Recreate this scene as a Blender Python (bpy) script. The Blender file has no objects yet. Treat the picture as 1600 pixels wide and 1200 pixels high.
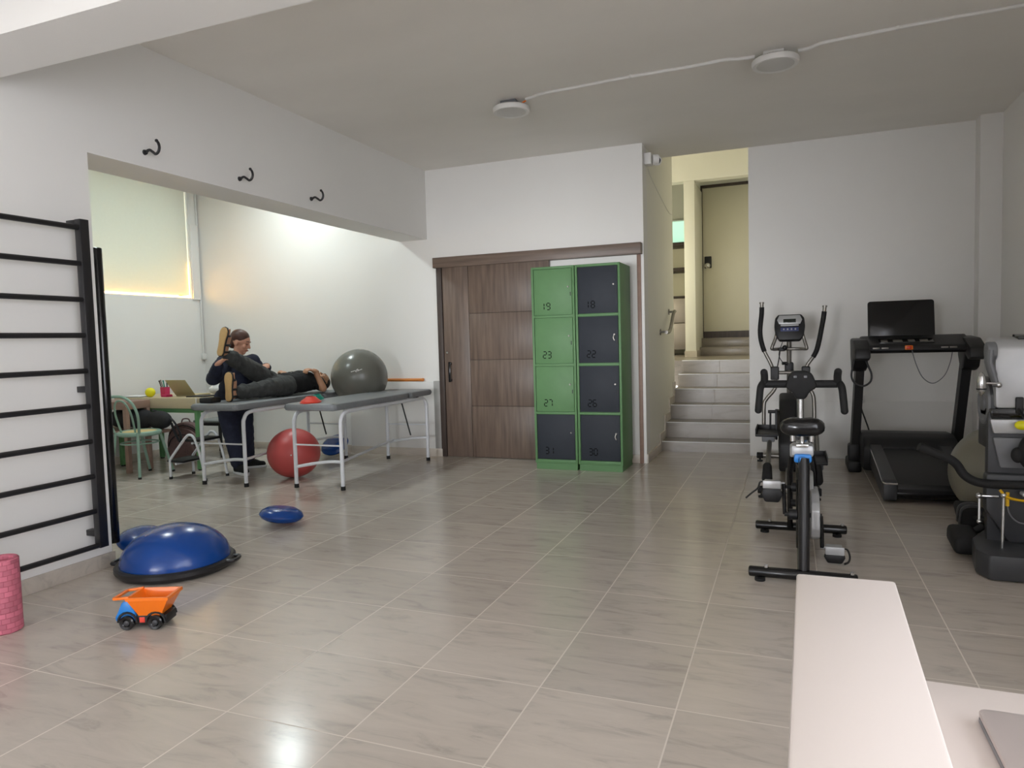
import bpy, bmesh, math, random
from mathutils import noise as mnoise
from mathutils import Vector, Matrix, Euler
random.seed(7)
PI = math.pi
SC = bpy.context.scene
COL = SC.collection

# ------------------------------------------------------------------ camera
cam_data = bpy.data.cameras.new('camera')
cam = bpy.data.objects.new('camera', cam_data)
COL.objects.link(cam)
YAW, PITCH, ROLL, FPX = 0.37733, 0.06132, -0.02761, 1102.25
cf = Vector((-math.sin(YAW) * math.cos(PITCH), math.cos(YAW) * math.cos(PITCH), -math.sin(PITCH)))
cr0 = Vector((math.cos(YAW), math.sin(YAW), 0))
cu0 = cr0.cross(cf)
cr = cr0 * math.cos(ROLL) + cu0 * math.sin(ROLL)
cu = cr.cross(cf)
cam.matrix_world = Matrix(((cr.x, cu.x, -cf.x, 0), (cr.y, cu.y, -cf.y, 0), (cr.z, cu.z, -cf.z, 1.25), (0, 0, 0, 1)))
cam_data.sensor_fit = 'HORIZONTAL'
cam_data.sensor_width = 36.0
cam_data.lens = FPX * 36.0 / 1600.0
cam_data.clip_start = 0.02
SC.camera = cam

# ------------------------------------------------------------------ world, light, exposure
SC.view_settings.view_transform = 'Standard'
SC.view_settings.look = 'None'
SC.view_settings.exposure = -0.17
SC.view_settings.gamma = 1.0
SC.view_settings.use_curve_mapping = False
world = bpy.data.worlds.new('overcast_sky')
SC.world = world
world.use_nodes = True
bg = world.node_tree.nodes['Background']
bg.inputs['Color'].default_value = (0.90, 0.925, 1.0, 1)
bg.inputs['Strength'].default_value = 5.2


def lamp(name, kind, loc, energy, color, rot=(0, 0, 0), size=None, size_y=None, radius=None):
    d = bpy.data.lights.new(name, kind)
    d.energy = energy
    d.color = color
    if kind == 'AREA':
        d.shape = 'RECTANGLE'
        d.size = size
        d.size_y = size_y or size
    elif radius:
        d.shadow_soft_size = radius
    o = bpy.data.objects.new(name, d)
    o.location = loc
    o.rotation_euler = rot
    COL.objects.link(o)
    return o


# daylight through the open shop front behind the camera (the opening faces +Y)
lamp('daylight_shopfront', 'AREA', (-2.9, -25.0, 0.9), 7200, (0.95, 0.97, 1.0), (PI / 2, 0, 0), 8.5, 6.0)
lamp('added_side_light', 'AREA', (3.0, -0.5, 1.7), 44, (0.95, 0.97, 1.0), (PI / 2, 0, PI / 2), 4.4, 2.6)  # added side light for counter and left wall, no known window there
# warm glow above the stairs: a point light added in mid-air, without a fixture
lamp('landing_warm_light', 'POINT', (-2.5, 9.8, 2.2), 44, (1.0, 0.95, 0.70), radius=0.12)


# ------------------------------------------------------------------ materials
def s2l(c):
    return tuple((v / 12.92 if v <= 0.04045 else ((v + 0.055) / 1.055) ** 2.4) for v in (x / 255.0 for x in c))


def mat(name, rgb, rough=0.5, metal=0.0, var=0.04, scale=12.0, bump=0.0, emit=None, estr=1.0, coat=0.0, stretch=(1, 1, 1), spec=0.5, trans=0.0, alpha=1.0):
    m = bpy.data.materials.new(name)
    m.use_nodes = True
    nt = m.node_tree
    b = nt.nodes['Principled BSDF']
    b.inputs['Roughness'].default_value = rough
    b.inputs['Metallic'].default_value = metal
    b.inputs['Specular IOR Level'].default_value = spec
    b.inputs['Coat Weight'].default_value = coat
    b.inputs['Transmission Weight'].default_value = trans
    b.inputs['Alpha'].default_value = alpha
    c = s2l(rgb)
    tc = nt.nodes.new('ShaderNodeTexCoord')
    mp = nt.nodes.new('ShaderNodeMapping')
    mp.inputs['Scale'].default_value = stretch
    nt.links.new(tc.outputs['Object'], mp.inputs['Vector'])
    nz = nt.nodes.new('ShaderNodeTexNoise')
    nz.inputs['Scale'].default_value = scale
    nz.inputs['Detail'].default_value = 4
    nt.links.new(mp.outputs['Vector'], nz.inputs['Vector'])
    rp = nt.nodes.new('ShaderNodeValToRGB')
    rp.color_ramp.elements[0].position = 0.3
    rp.color_ramp.elements[1].position = 0.7
    rp.color_ramp.elements[0].color = tuple(x * (1 - var) for x in c) + (1,)
    rp.color_ramp.elements[1].color = tuple(min(1, x * (1 + var)) for x in c) + (1,)
    nt.links.new(nz.outputs['Fac'], rp.inputs['Fac'])
    nt.links.new(rp.outputs['Color'], b.inputs['Base Color'])
    if bump:
        bp = nt.nodes.new('ShaderNodeBump')
        bp.inputs['Strength'].default_value = bump
        bp.inputs['Distance'].default_value = 0.004
        nt.links.new(nz.outputs['Fac'], bp.inputs['Height'])
        nt.links.new(bp.outputs['Normal'], b.inputs['Normal'])
    if emit:
        b.inputs['Emission Color'].default_value = s2l(emit) + (1,)
        b.inputs['Emission Strength'].default_value = estr
    return m


def tile_mat(name, ox, oy, sx, sy, base, grout, streak=(2.2, 9.0, 9.0), rough=0.19, vertical=False):
    """large glazed ceramic tiles: per-tile tone, faint veins along one axis, thin grout lines"""
    m = bpy.data.materials.new(name)
    m.use_nodes = True
    nt = m.node_tree
    N, Lk = nt.nodes, nt.links
    b = N['Principled BSDF']
    tc = N.new('ShaderNodeTexCoord')
    sep = N.new('ShaderNodeSeparateXYZ')
    Lk.new(tc.outputs['Object'], sep.inputs[0])

    def mth(op, a, bb=None):
        n = N.new('ShaderNodeMath')
        n.operation = op
        for i, v in enumerate((a, bb)):
            if v is None:
                continue
            if isinstance(v, (int, float)):
                n.inputs[i].default_value = v
            else:
                Lk.new(v, n.inputs[i])
        return n.outputs[0]
    u = mth('DIVIDE', mth('SUBTRACT', sep.outputs[0], ox), sx)
    v = mth('DIVIDE', mth('SUBTRACT', sep.outputs[2 if vertical else 1], oy), sy)
    fu, fv = mth('FRACT', u), mth('FRACT', v)
    gu = mth('GREATER_THAN', mth('ABSOLUTE', mth('SUBTRACT', fu, 0.5)), 0.5 - 0.0026 / sx)
    gv = mth('GREATER_THAN', mth('ABSOLUTE', mth('SUBTRACT', fv, 0.5)), 0.5 - 0.0022 / sy)
    g = mth('MAXIMUM', gu, gv)
    cell = N.new('ShaderNodeCombineXYZ')
    Lk.new(mth('FLOOR', u), cell.inputs[0])
    Lk.new(mth('FLOOR', v), cell.inputs[1])
    wn = N.new('ShaderNodeTexWhiteNoise')
    wn.noise_dimensions = '2D'
    Lk.new(cell.outputs[0], wn.inputs['Vector'])
    off = N.new('ShaderNodeVectorMath')
    off.operation = 'MULTIPLY_ADD'
    Lk.new(wn.outputs['Color'], off.inputs[0])
    off.inputs[1].default_value = (7, 7, 7)
    Lk.new(tc.outputs['Object'], off.inputs[2])
    mp = N.new('ShaderNodeMapping')
    mp.inputs['Scale'].default_value = streak
    mp.inputs['Rotation'].default_value = (0, 0, 0.25)
    Lk.new(off.outputs[0], mp.inputs['Vector'])
    nz = N.new('ShaderNodeTexNoise')
    nz.inputs['Scale'].default_value = 1.6
    nz.inputs['Detail'].default_value = 7
    nz.inputs['Roughness'].default_value = 0.62
    nz.inputs['Distortion'].default_value = 0.9
    Lk.new(mp.outputs[0], nz.inputs['Vector'])
    rp = N.new('ShaderNodeValToRGB')
    c = s2l(base)
    e = rp.color_ramp.elements
    e[0].position, e[1].position = 0.30, 0.66
    e[0].color = tuple(x * 0.77 for x in c) + (1,)
    e[1].color = tuple(x * 1.08 for x in c) + (1,)
    k = rp.color_ramp.elements.new(0.46)
    k.color = c + (1,)
    Lk.new(nz.outputs['Fac'], rp.inputs['Fac'])
    hsv = N.new('ShaderNodeHueSaturation')
    Lk.new(rp.outputs['Color'], hsv.inputs['Color'])
    Lk.new(mth('ADD', mth('MULTIPLY', wn.outputs['Value'], 0.12), 0.94), hsv.inputs['Value'])
    mx = N.new('ShaderNodeMix')
    mx.data_type = 'RGBA'
    Lk.new(g, mx.inputs['Factor'])
    Lk.new(hsv.outputs['Color'], mx.inputs['A'])
    mx.inputs['B'].default_value = s2l(grout) + (1,)
    Lk.new(mx.outputs['Result'], b.inputs['Base Color'])
    rr = mth('ADD', mth('MULTIPLY', g, 0.5), rough)
    Lk.new(rr, b.inputs['Roughness'])
    bp = N.new('ShaderNodeBump')
    bp.inputs['Strength'].default_value = 0.25
    bp.inputs['Distance'].default_value = 0.002
    Lk.new(mth('SUBTRACT', 1.0, g), bp.inputs['Height'])
    Lk.new(bp.outputs['Normal'], b.inputs['Normal'])
    return m


def brick_bump_mat(name, rgb, dark, rough, sw, sh):
    """foam with an embossed block pattern wrapped round a cylinder (object Z up)"""
    m = bpy.data.materials.new(name)
    m.use_nodes = True
    nt = m.node_tree
    N, Lk = nt.nodes, nt.links
    b = N['Principled BSDF']
    b.inputs['Roughness'].default_value = rough
    uv = N.new('ShaderNodeUVMap')
    br = N.new('ShaderNodeTexBrick')
    br.inputs['Scale'].default_value = 1.0
    br.inputs['Brick Width'].default_value = sw
    br.inputs['Row Height'].default_value = sh
    br.inputs['Mortar Size'].default_value = 0.0012
    br.inputs['Mortar Smooth'].default_value = 0.4
    br.inputs['Color1'].default_value = s2l(rgb) + (1,)
    br.inputs['Color2'].default_value = tuple(x * 0.66 for x in s2l(rgb)) + (1,)
    br.inputs['Mortar'].default_value = s2l(dark) + (1,)
    Lk.new(uv.outputs[0], br.inputs['Vector'])
    Lk.new(br.outputs['Color'], b.inputs['Base Color'])
    bp = N.new('ShaderNodeBump')
    bp.invert = True
    bp.inputs['Distance'].default_value = 0.006
    Lk.new(br.outputs['Fac'], bp.inputs['Height'])
    Lk.new(bp.outputs['Normal'], b.inputs['Normal'])
    return m


M = {}
M['wall'] = mat('white_wall_paint', (237, 235, 231), 0.55, var=0.012, scale=1.5, bump=0.04)
M['gloss'] = mat('white_gloss_dado_paint', (230, 228, 224), 0.3, var=0.012, scale=1.5)
M['ceil'] = mat('ceiling_paint', (244, 240, 233), 0.8, var=0.025, scale=0.9, stretch=(1, 2, 1))
M['stairwall'] = mat('cream_wall_paint', (238, 236, 226), 0.55, var=0.012, scale=1.5)
M['floor'] = tile_mat('beige_ceramic_floor_tile', -1.8141, 2.3251, 0.4841, 0.5026, (193, 183, 172), (212, 203, 192))
M['step'] = tile_mat('shaded_stair_tile', -1.31, 0.0, 0.46, 5.0, (142, 133, 122), (150, 142, 130), rough=0.3)  # same tile as the floor, darkened to put the stairs in shade
M['skirt'] = tile_mat('skirting_tile', -1.8141, 2.3251, 0.4841, 0.5026, (200, 190, 178), (196, 188, 176), rough=0.3)
M['wood'] = mat('brown_wood_laminate', (112, 95, 84), 0.42, var=0.30, scale=3.0, stretch=(11, 11, 0.7))
M['wood_h'] = mat('brown_wood_laminate_rail', (112, 95, 84), 0.42, var=0.26, scale=3.0, stretch=(0.7, 11, 11))
M['wood_d'] = mat('dark_wood_edge', (70, 58, 52), 0.5, var=0.2, scale=4.0, stretch=(9, 9, 0.8))
M['green'] = mat('green_enamel', (98, 138, 93), 0.5, spec=0.3, var=0.03)
M['green_d'] = mat('green_leg_enamel', (98, 150, 98), 0.4, var=0.03)
M['slate'] = mat('slate_grey_enamel', (52, 56, 63), 0.55, spec=0.2, var=0.03)
M['black'] = mat('black_powder_coat', (28, 27, 29), 0.38, var=0.08)
M['blackp'] = mat('black_plastic', (26, 26, 28), 0.5, var=0.08, scale=30)
M['rubber'] = mat('black_rubber', (22, 22, 23), 0.75, var=0.1, scale=40)
M['gloss_black'] = mat('glossy_black', (18, 18, 20), 0.16, var=0.05)
M['chrome'] = mat('chrome', (205, 205, 205), 0.2, 1.0, var=0.03)
M['steel'] = mat('brushed_steel_grey', (138, 134, 128), 0.35, 0.7, var=0.05)
M['silver'] = mat('silver_paint', (186, 187, 188), 0.35, 0.3, var=0.03)
M['greyp'] = mat('grey_plastic', (116, 117, 120), 0.45, var=0.04)
M['dgrey'] = mat('dark_grey_plastic', (58, 59, 62), 0.45, var=0.05)
M['whitep'] = mat('white_plastic', (232, 230, 226), 0.4, var=0.015)
M['whitem'] = mat('white_enamel_tube', (226, 228, 232), 0.35, var=0.02)
M['vinyl'] = mat('grey_vinyl', (132, 135, 138), 0.45, var=0.05, scale=40, bump=0.05)
M['counter'] = mat('white_counter_laminate', (216, 206, 200), 0.35, var=0.012, scale=2)
M['blue'] = mat('blue_pvc', (14, 66, 142), 0.22, var=0.05, scale=6)
M['blue_b'] = mat('bright_blue_plastic', (34, 130, 214), 0.35, var=0.03)
M['orange'] = mat('orange_plastic', (248, 122, 20), 0.32, var=0.03)
M['red'] = mat('red_pvc_ball', (200, 86, 84), 0.38, var=0.04, scale=6)
M['redo'] = mat('red_cone_plastic', (232, 74, 58), 0.35, var=0.03)
M['teal'] = mat('teal_plastic', (18, 140, 118), 0.35, var=0.03)
M['greyball'] = mat('grey_pvc_ball', (112, 112, 104), 0.26, var=0.04, scale=5)
M['oliveball'] = mat('olive_grey_pvc_ball', (128, 124, 110), 0.3, var=0.04, scale=5)
M['pink'] = brick_bump_mat('pink_foam', (214, 118, 138), (188, 92, 112), 0.6, 0.034, 0.024)
M['pinkc'] = mat('pink_foam_core', (200, 120, 134), 0.7)
M['yellow'] = mat('yellow_rubber', (232, 224, 22), 0.4, var=0.03)
M['amber'] = mat('amber_plastic', (226, 178, 22), 0.4, var=0.03)
M['mag'] = mat('magenta_plastic', (196, 44, 92), 0.4, var=0.05)
M['lilac'] = mat('lilac_card', (176, 172, 214), 0.7)
M['beige'] = mat('beige_wood_laminate', (196, 182, 150), 0.45, var=0.06, scale=3, stretch=(1, 1, 9))
M['pinkwood'] = mat('rosy_brown_wood', (150, 122, 108), 0.5, var=0.1, scale=3, stretch=(1, 1, 6))
M['cane'] = mat('cane_seat', (222, 200, 140), 0.6, var=0.08, scale=60)
M['mint'] = mat('mint_green_enamel', (142, 172, 154), 0.35, var=0.03)
M['laptop'] = mat('khaki_laptop_shell', (182, 172, 136), 0.4, 0.3, var=0.02)
M['silverlap'] = mat('rose_grey_laptop_shell', (188, 178, 174), 0.32, 0.3, var=0.03, scale=4)
M['maroon'] = mat('maroon_nylon', (136, 110, 108), 0.7, var=0.12, scale=60)
M['bagblack'] = mat('black_nylon', (30, 30, 34), 0.7, var=0.15, scale=50)
M['paper'] = mat('white_paper', (232, 232, 232), 0.7, var=0.03)
M['pillow'] = mat('grey_white_bag_film', (206, 208, 208), 0.4, var=0.06)
M['navy'] = mat('navy_scrub_cloth', (34, 38, 58), 0.85, var=0.14, scale=30, bump=0.2)
M['char'] = mat('charcoal_denim', (64, 65, 64), 0.85, var=0.22, scale=18, bump=0.25)
M['blackcloth'] = mat('black_cotton', (22, 22, 24), 0.9, var=0.12, scale=40)
M['skin'] = mat('skin', (206, 152, 126), 0.5, var=0.05, scale=14)
M['skin2'] = mat('tan_skin', (186, 138, 106), 0.5, var=0.05, scale=14)
M['lip'] = mat('lip', (158, 88, 82), 0.5)
M['brow'] = mat('brow_hair', (62, 42, 34), 0.8)
M['eyew'] = mat('eye_white', (222, 216, 210), 0.3)
M['hair'] = mat('brown_hair', (78, 48, 36), 0.5, var=0.25, scale=8, stretch=(1, 1, 14))
M['hair2'] = mat('dark_hair', (54, 40, 34), 0.6, var=0.25, scale=40)
M['tan'] = mat('tan_sole_rubber', (204, 166, 112), 0.7, var=0.05, scale=30)
M['sole'] = mat('white_sole', (226, 226, 228), 0.5, var=0.02)
M['floorlamp'] = mat('lamp_diffuser_off', (205, 203, 198), 0.35, var=0.01)
M['lamp_on'] = mat('lamp_diffuser_lit', (255, 255, 255), 0.4, emit=(238, 252, 244), estr=10.0)
M['led'] = mat('warm_led_strip', (255, 230, 170), 0.5, emit=(255, 190, 88), estr=28.0)
M['frost_green'] = mat('green_lit_pane', (214, 246, 230), 0.4, emit=(196, 255, 226), estr=0.9)
M['blind'] = mat('white_blind_fabric', (232, 232, 224), 0.8, var=0.015, scale=30)
M['frost'] = mat('daylight_glow_pane', (214, 236, 224), 0.4, emit=(226, 232, 226), estr=1.6)  # emission stands in for the daylight behind the blind
M['door'] = mat('cream_door_paint', (232, 226, 200), 0.45, var=0.015, scale=2)
M['lcd'] = mat('lcd_panel', (40, 44, 40), 0.15)
M['bluepanel'] = mat('blue_button_panel', (62, 72, 118), 0.4)
M['redbtn'] = mat('red_button', (206, 60, 34), 0.4)
M['grey_patch'] = mat('grey_plaster', (172, 170, 166), 0.7, var=0.05, scale=8)
M['greyseat'] = mat('grey_seat_cloth', (150, 153, 152), 0.7, var=0.06, scale=40)
M['outlet_black'] = mat('black_number_paint', (14, 14, 15), 0.7, spec=0.1)
M['brass'] = mat('bronze_metal', (112, 98, 74), 0.35, 0.8)
M['orangewood'] = mat('orange_varnished_wood', (206, 126, 52), 0.35, var=0.12, scale=6, stretch=(1, 12, 12))
M['outlet_hole'] = mat('socket_hole', (60, 60, 60), 0.6)


# ------------------------------------------------------------------ mesh helpers
def spl(pts, k=6, closed=False):
    P = [Vector(p) for p in pts]
    n = len(P)
    out = []
    for i in range(n if closed else n - 1):
        if closed:
            a, b, c, d = P[(i - 1) % n], P[i], P[(i + 1) % n], P[(i + 2) % n]
        else:
            a, b, c, d = P[max(i - 1, 0)], P[i], P[i + 1], P[min(i + 2, n - 1)]
        for j in range(k):
            t = j / k
            out.append(0.5 * ((2 * b) + (c - a) * t + (2 * a - 5 * b + 4 * c - d) * t * t + (3 * b - a - 3 * c + d) * t ** 3))
    if not closed:
        out.append(P[-1])
    return out


def frame_from(z, x=None):
    z = Vector(z).normalized()
    x = Vector(x) if x is not None else (Vector((1, 0, 0)) if abs(z.x) < 0.9 else Vector((0, 1, 0)))
    y = z.cross(x).normalized()
    x = y.cross(z).normalized()
    return Matrix((x, y, z)).transposed()


class MB:
    def __init__(s):
        s.bm = bmesh.new()

    def _put(s, ret, mtx):
        bmesh.ops.transform(s.bm, matrix=mtx, verts=ret)

    def box(s, x0, x1, y0, y1, z0, z1, bev=0.0, seg=2):
        return s.obox(((x0 + x1) / 2, (y0 + y1) / 2, (z0 + z1) / 2), (abs(x1 - x0), abs(y1 - y0), abs(z1 - z0)), None, bev, seg)

    def obox(s, c, size, rot=None, bev=0.0, seg=2):
        t = bmesh.new()
        bmesh.ops.create_cube(t, size=1.0)
        bmesh.ops.scale(t, vec=Vector(size), verts=t.verts)
        if bev > 0:
            bmesh.ops.bevel(t, geom=list(t.edges), offset=min(bev, min(size) * 0.49), segments=seg, affect='EDGES', profile=0.5)
        m = Matrix.Translation(Vector(c)) @ ((rot.to_4x4() if rot is not None else Matrix.Identity(4)))
        bmesh.ops.transform(t, matrix=m, verts=t.verts)
        s.merge(t)
        return s

    def merge(s, t):
        mp = {}
        for v in t.verts:
            mp[v] = s.bm.verts.new(v.co)
        for f in t.faces:
            try:
                s.bm.faces.new([mp[v] for v in f.verts])
            except ValueError:
                pass
        t.free()

    def rings(s, rings, cap=True, closed=False):
        V = [[s.bm.verts.new(p) for p in r] for r in rings]
        n = len(V[0])
        R = len(V)
        for i in range(R if closed else R - 1):
            a, b = V[i], V[(i + 1) % R]
            for j in range(n):
                s.bm.faces.new((a[j], a[(j + 1) % n], b[(j + 1) % n], b[j]))
        if cap and not closed:
            s.bm.faces.new(list(reversed(V[0])))
            s.bm.faces.new(V[-1])
        return s

    def tube(s, pts, r, n=10, closed=False, flat=None, up=None):
        """sweep a circle (or an ellipse: flat=(a,b) factors) along a path"""
        P = [Vector(p) for p in pts]
        N = len(P)
        rs = r if isinstance(r, (list, tuple)) else [r] * N
        T = []
        for i in range(N):
            a = P[(i - 1) % N] if closed else P[max(i - 1, 0)]
            b = P[(i + 1) % N] if closed else P[min(i + 1, N - 1)]
            T.append((b - a).normalized())
        F = frame_from(T[0], up)
        u = F.col[0].copy()
        rings = []
        fa, fb = flat or (1, 1)
        for i in range(N):
            t = T[i]
            u = (u - t * u.dot(t))
            u = u.normalized() if u.length > 1e-6 else frame_from(t).col[0]
            w = t.cross(u)
            rings.append([P[i] + u * (rs[i] * fa * math.cos(2 * PI * k / n)) + w * (rs[i] * fb * math.sin(2 * PI * k / n)) for k in range(n)])
        return s.rings(rings, True, closed)

    def cyl(s, p0, p1, r0, r1=None, n=24, bev=0.0):
        p0, p1 = Vector(p0), Vector(p1)
        r1 = r0 if r1 is None else r1
        d = (p1 - p0)
        if bev:
            L = d.length
            e = d.normalized()
            return s.tubeprof(p0, e, [(0, r0 - bev), (bev * 0.3, r0 - bev * 0.3), (bev, r0), (L - bev, r1), (L - bev * 0.3, r1 - bev * 0.3), (L, r1 - bev)], n)
        return s.tubeprof(p0, d.normalized(), [(0, r0), (d.length, r1)], n)

    def tubeprof(s, o, axis, prof, n=24):
        F = frame_from(axis)
        o = Vector(o)
        rings = []
        for h, r in prof:
            r = max(r, 1e-4)
            rings.append([o + F.col[2] * h + F.col[0] * (r * math.cos(2 * PI * k / n)) + F.col[1] * (r * math.sin(2 * PI * k / n)) for k in range(n)])
        return s.rings(rings)

    def lathe(s, prof, o=(0, 0, 0), n=32):
        """prof: (radius, z) pairs round the vertical axis through o"""
        return s.tubeprof(o, (0, 0, 1), [(z, r) for r, z in prof], n)

    def prism(s, poly, mtx, depth, bev=0.0):
        """outline in the local XY plane of mtx, pushed along local Z by depth"""
        t = bmesh.new()
        a = [t.verts.new((p[0], p[1], 0)) for p in poly]
        b = [t.verts.new((p[0], p[1], depth)) for p in poly]
        n = len(poly)
        t.faces.new(list(reversed(a)))
        t.faces.new(b)
        for i in range(n):
            t.faces.new((a[i], a[(i + 1) % n], b[(i + 1) % n], b[i]))
        bmesh.ops.recalc_face_normals(t, faces=t.faces)
        if bev:
            bmesh.ops.bevel(t, geom=list(t.edges), offset=bev, segments=2, affect='EDGES', profile=0.5)
        bmesh.ops.transform(t, matrix=mtx, verts=t.verts)
        s.merge(t)
        return s

    def ell(s, c, r, rot=None, u=24, v=16):
        t = bmesh.new()
        bmesh.ops.create_uvsphere(t, u_segments=u, v_segments=v, radius=1.0)
        r = (r, r, r) if isinstance(r, (int, float)) else r
        m = Matrix.Translation(Vector(c)) @ (rot.to_4x4() if rot is not None else Matrix.Identity(4)) @ Matrix.Diagonal((*r, 1))
        bmesh.ops.transform(t, matrix=m, verts=t.verts)
        s.merge(t)
        return s

    def cap(s, a, b, ra, rb, n=16):
        """tapered capsule"""
        a, b = Vector(a), Vector(b)
        d = b - a
        L = d.length
        prof = []
        for i in range(0, 7):
            t = PI / 2 * i / 6
            prof.append((-ra * math.cos(t), ra * math.sin(t)))
        for i in range(0, 7):
            t = PI / 2 * i / 6
            prof.append((L + rb * math.sin(t), rb * math.cos(t)))
        return s.tubeprof(a, d, prof, n)


YZ = lambda x, y=0, z=0: Matrix(((0, 0, 1, x), (1, 0, 0, y), (0, 1, 0, z), (0, 0, 0, 1)))   # outline (y,z), depth along +X
XZ = lambda x=0, y=0, z=0: Matrix(((1, 0, 0, x), (0, 0, 1, y), (0, 1, 0, z), (0, 0, 0, 1)))  # outline (x,z), depth along +Y
XY = lambda x=0, y=0, z=0: Matrix.Translation((x, y, z))


def rrect(x0, x1, y0, y1, r, n=4):
    out = []
    for cx, cy, a0 in ((x1 - r, y1 - r, 0), (x0 + r, y1 - r, 90), (x0 + r, y0 + r, 180), (x1 - r, y0 + r, 270)):
        for i in range(n + 1):
            a = math.radians(a0 + 90 * i / n)
            out.append((cx + r * math.cos(a), cy + r * math.sin(a)))
    return out


def wm(o):
    """world matrix of an object that has not been evaluated yet"""
    m = Matrix.LocRotScale(o.location, o.rotation_euler, o.scale)
    return wm(o.parent) @ m if o.parent else m


def finish(me, m, ang=38):
    if m is not None:
        me.materials.append(m)
    for p in me.polygons:
        p.use_smooth = True
    me.set_sharp_from_angle(angle=math.radians(ang))


def obj(name, mb, m, parent=None, local=False, ang=38, origin=None):
    """link the collected shapes as ONE mesh object; shapes are in world space unless local"""
    bm = mb.bm
    bmesh.ops.recalc_face_normals(bm, faces=bm.faces)
    me = bpy.data.meshes.new(name)
    o = bpy.data.objects.new(name, me)
    if parent:
        o.parent = parent
        if not local:
            bm.transform(wm(parent).inverted())
    elif origin is not None:
        o.location = origin
        if not local:
            bm.transform(Matrix.Translation(-Vector(origin)))
    bm.to_mesh(me)
    bm.free()
    finish(me, m, ang)
    COL.objects.link(o)
    return o


def tag(o, label, cat=None, group=None, kind=None):
    if label:
        o['label'] = label
    if cat:
        o['category'] = cat
    if group:
        o['group'] = group
    if kind:
        o['kind'] = kind
    return o


def thing(name, label, cat, loc=(0, 0, 0), rz=0.0, group=None):
    o = bpy.data.objects.new(name, None)
    o.empty_display_size = 0.1
    o.location = loc
    o.rotation_euler = (0, 0, rz)
    COL.objects.link(o)
    return tag(o, label, cat, group)


def struct(name, mb, m, parent=None, **k):
    o = obj(name, mb, m, parent, **k)
    if not parent:
        o['kind'] = 'structure'
    return o


def blob(name, mb, m, parent=None, voxel=0.01, smooth=6, origin=None, folds=0.0):
    """union of overlapping shapes remeshed into one continuous skin"""
    bm = mb.bm
    bmesh.ops.recalc_face_normals(bm, faces=bm.faces)
    me = bpy.data.meshes.new('tmp')
    bm.to_mesh(me)
    bm.free()
    t = bpy.data.objects.new('tmp', me)
    COL.objects.link(t)
    r = t.modifiers.new('r', 'REMESH')
    r.mode = 'VOXEL'
    r.voxel_size = voxel
    sm = t.modifiers.new('s', 'SMOOTH')
    sm.factor = 0.5
    sm.iterations = smooth
    dg = bpy.context.evaluated_depsgraph_get()
    nm = bpy.data.meshes.new_from_object(t.evaluated_get(dg))
    nm.name = name
    bpy.data.objects.remove(t)
    if folds:
        nrm = [v.normal.copy() for v in nm.vertices]
        for v, n in zip(nm.vertices, nrm):
            p = v.co
            q = mnoise.noise(Vector((p.x * 9, p.y * 17, p.z * 13))) + 0.6 * mnoise.noise(Vector((p.x * 24 + 5, p.y * 38, p.z * 30)))
            v.co = p + n * (q * folds)
    o = bpy.data.objects.new(name, nm)
    if parent:
        o.parent = parent
        nm.transform(wm(parent).inverted())
    elif origin is not None:
        o.location = origin
        nm.transform(Matrix.Translation(-Vector(origin)))
    nm.materials.clear()
    finish(nm, m, 80)
    COL.objects.link(o)
    return o


def kids(o):
    return [c for c in bpy.data.objects if c.parent == o]


def copy_tree(o, parent=None):
    c = o.copy()
    COL.objects.link(c)
    c.parent = parent
    for ch in kids(o):
        copy_tree(ch, c)
    return c

# ------------------------------------------------------------------ the setting
CZ = 3.12                 # ceiling height
FY = 6.93                 # far wall
XW = -6.95                # wall with the blind
struct('floor', MB().box(-7.2, 1.95, -2.8, 7.75, -0.12, 0), M['floor'])
AZ = 3.46                 # ceiling height inside the alcove
struct('ceiling', MB().box(-4.04, 1.95, -2.8, 7.6, CZ, CZ + 0.15), M['ceil'])
struct('ceiling_alcove', MB().box(-7.2, -4.04, 1.2, 7.2, AZ, AZ + 0.15), M['ceil'])
struct('beam', MB().box(-3.7, 1.73, 2.07, 2.38, 2.60, CZ), M['wall'])
struct('wall_left', MB().box(-4.04, -3.70, -2.8, 2.91, 0, AZ), M['wall'])
struct('beam_left', MB().box(-4.04, -3.70, 2.91, FY, 2.38, AZ), M['wall'])
struct('wall_far', MB().box(-7.2, -1.33, FY, FY + 0.2, 0, AZ), M['wall'])
struct('wall_right', MB().box(1.73, 1.93, 1.6, 7.6, 0, CZ).box(1.73, 1.93, -2.8, -2.5, 0, CZ).box(1.73, 1.93, -2.5, 1.6, 2.75, CZ).box(1.73, 1.93, -2.5, 1.6, 0, 0.6).box(1.56, 1.73, 7.43, 7.6, 0, CZ), M['wall'])  # unseen opening near the camera added to admit the side light
struct('wall_right_far', MB().box(-0.394, 1.93, 7.6, 7.8, 0, CZ), M['wall'])
struct('wall_dado_right', MB().box(-0.394, 1.56, 7.592, 7.6, 0, 0.57, 0.003), M['gloss'])
struct('wall_dado_alcove', MB().box(-4.75, -3.655, FY - 0.05, FY, 0, 0.825, 0.004), M['gloss'])
struct('wall_patch', MB().box(-3.655, -3.575, FY - 0.052, FY, 0, 0.83, 0.003), M['grey_patch'])
struct('wall_rear', MB().box(-4.04, -3.65, -2.8, -2.6, 0, CZ).box(-1.05, 1.95, -2.8, -2.6, 0, CZ)
       .box(-3.65, -1.05, -2.8, -2.6, 1.9, CZ).box(-3.65, -1.05, -2.8, -2.6, 0, 0.6), M['wall'])
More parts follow.
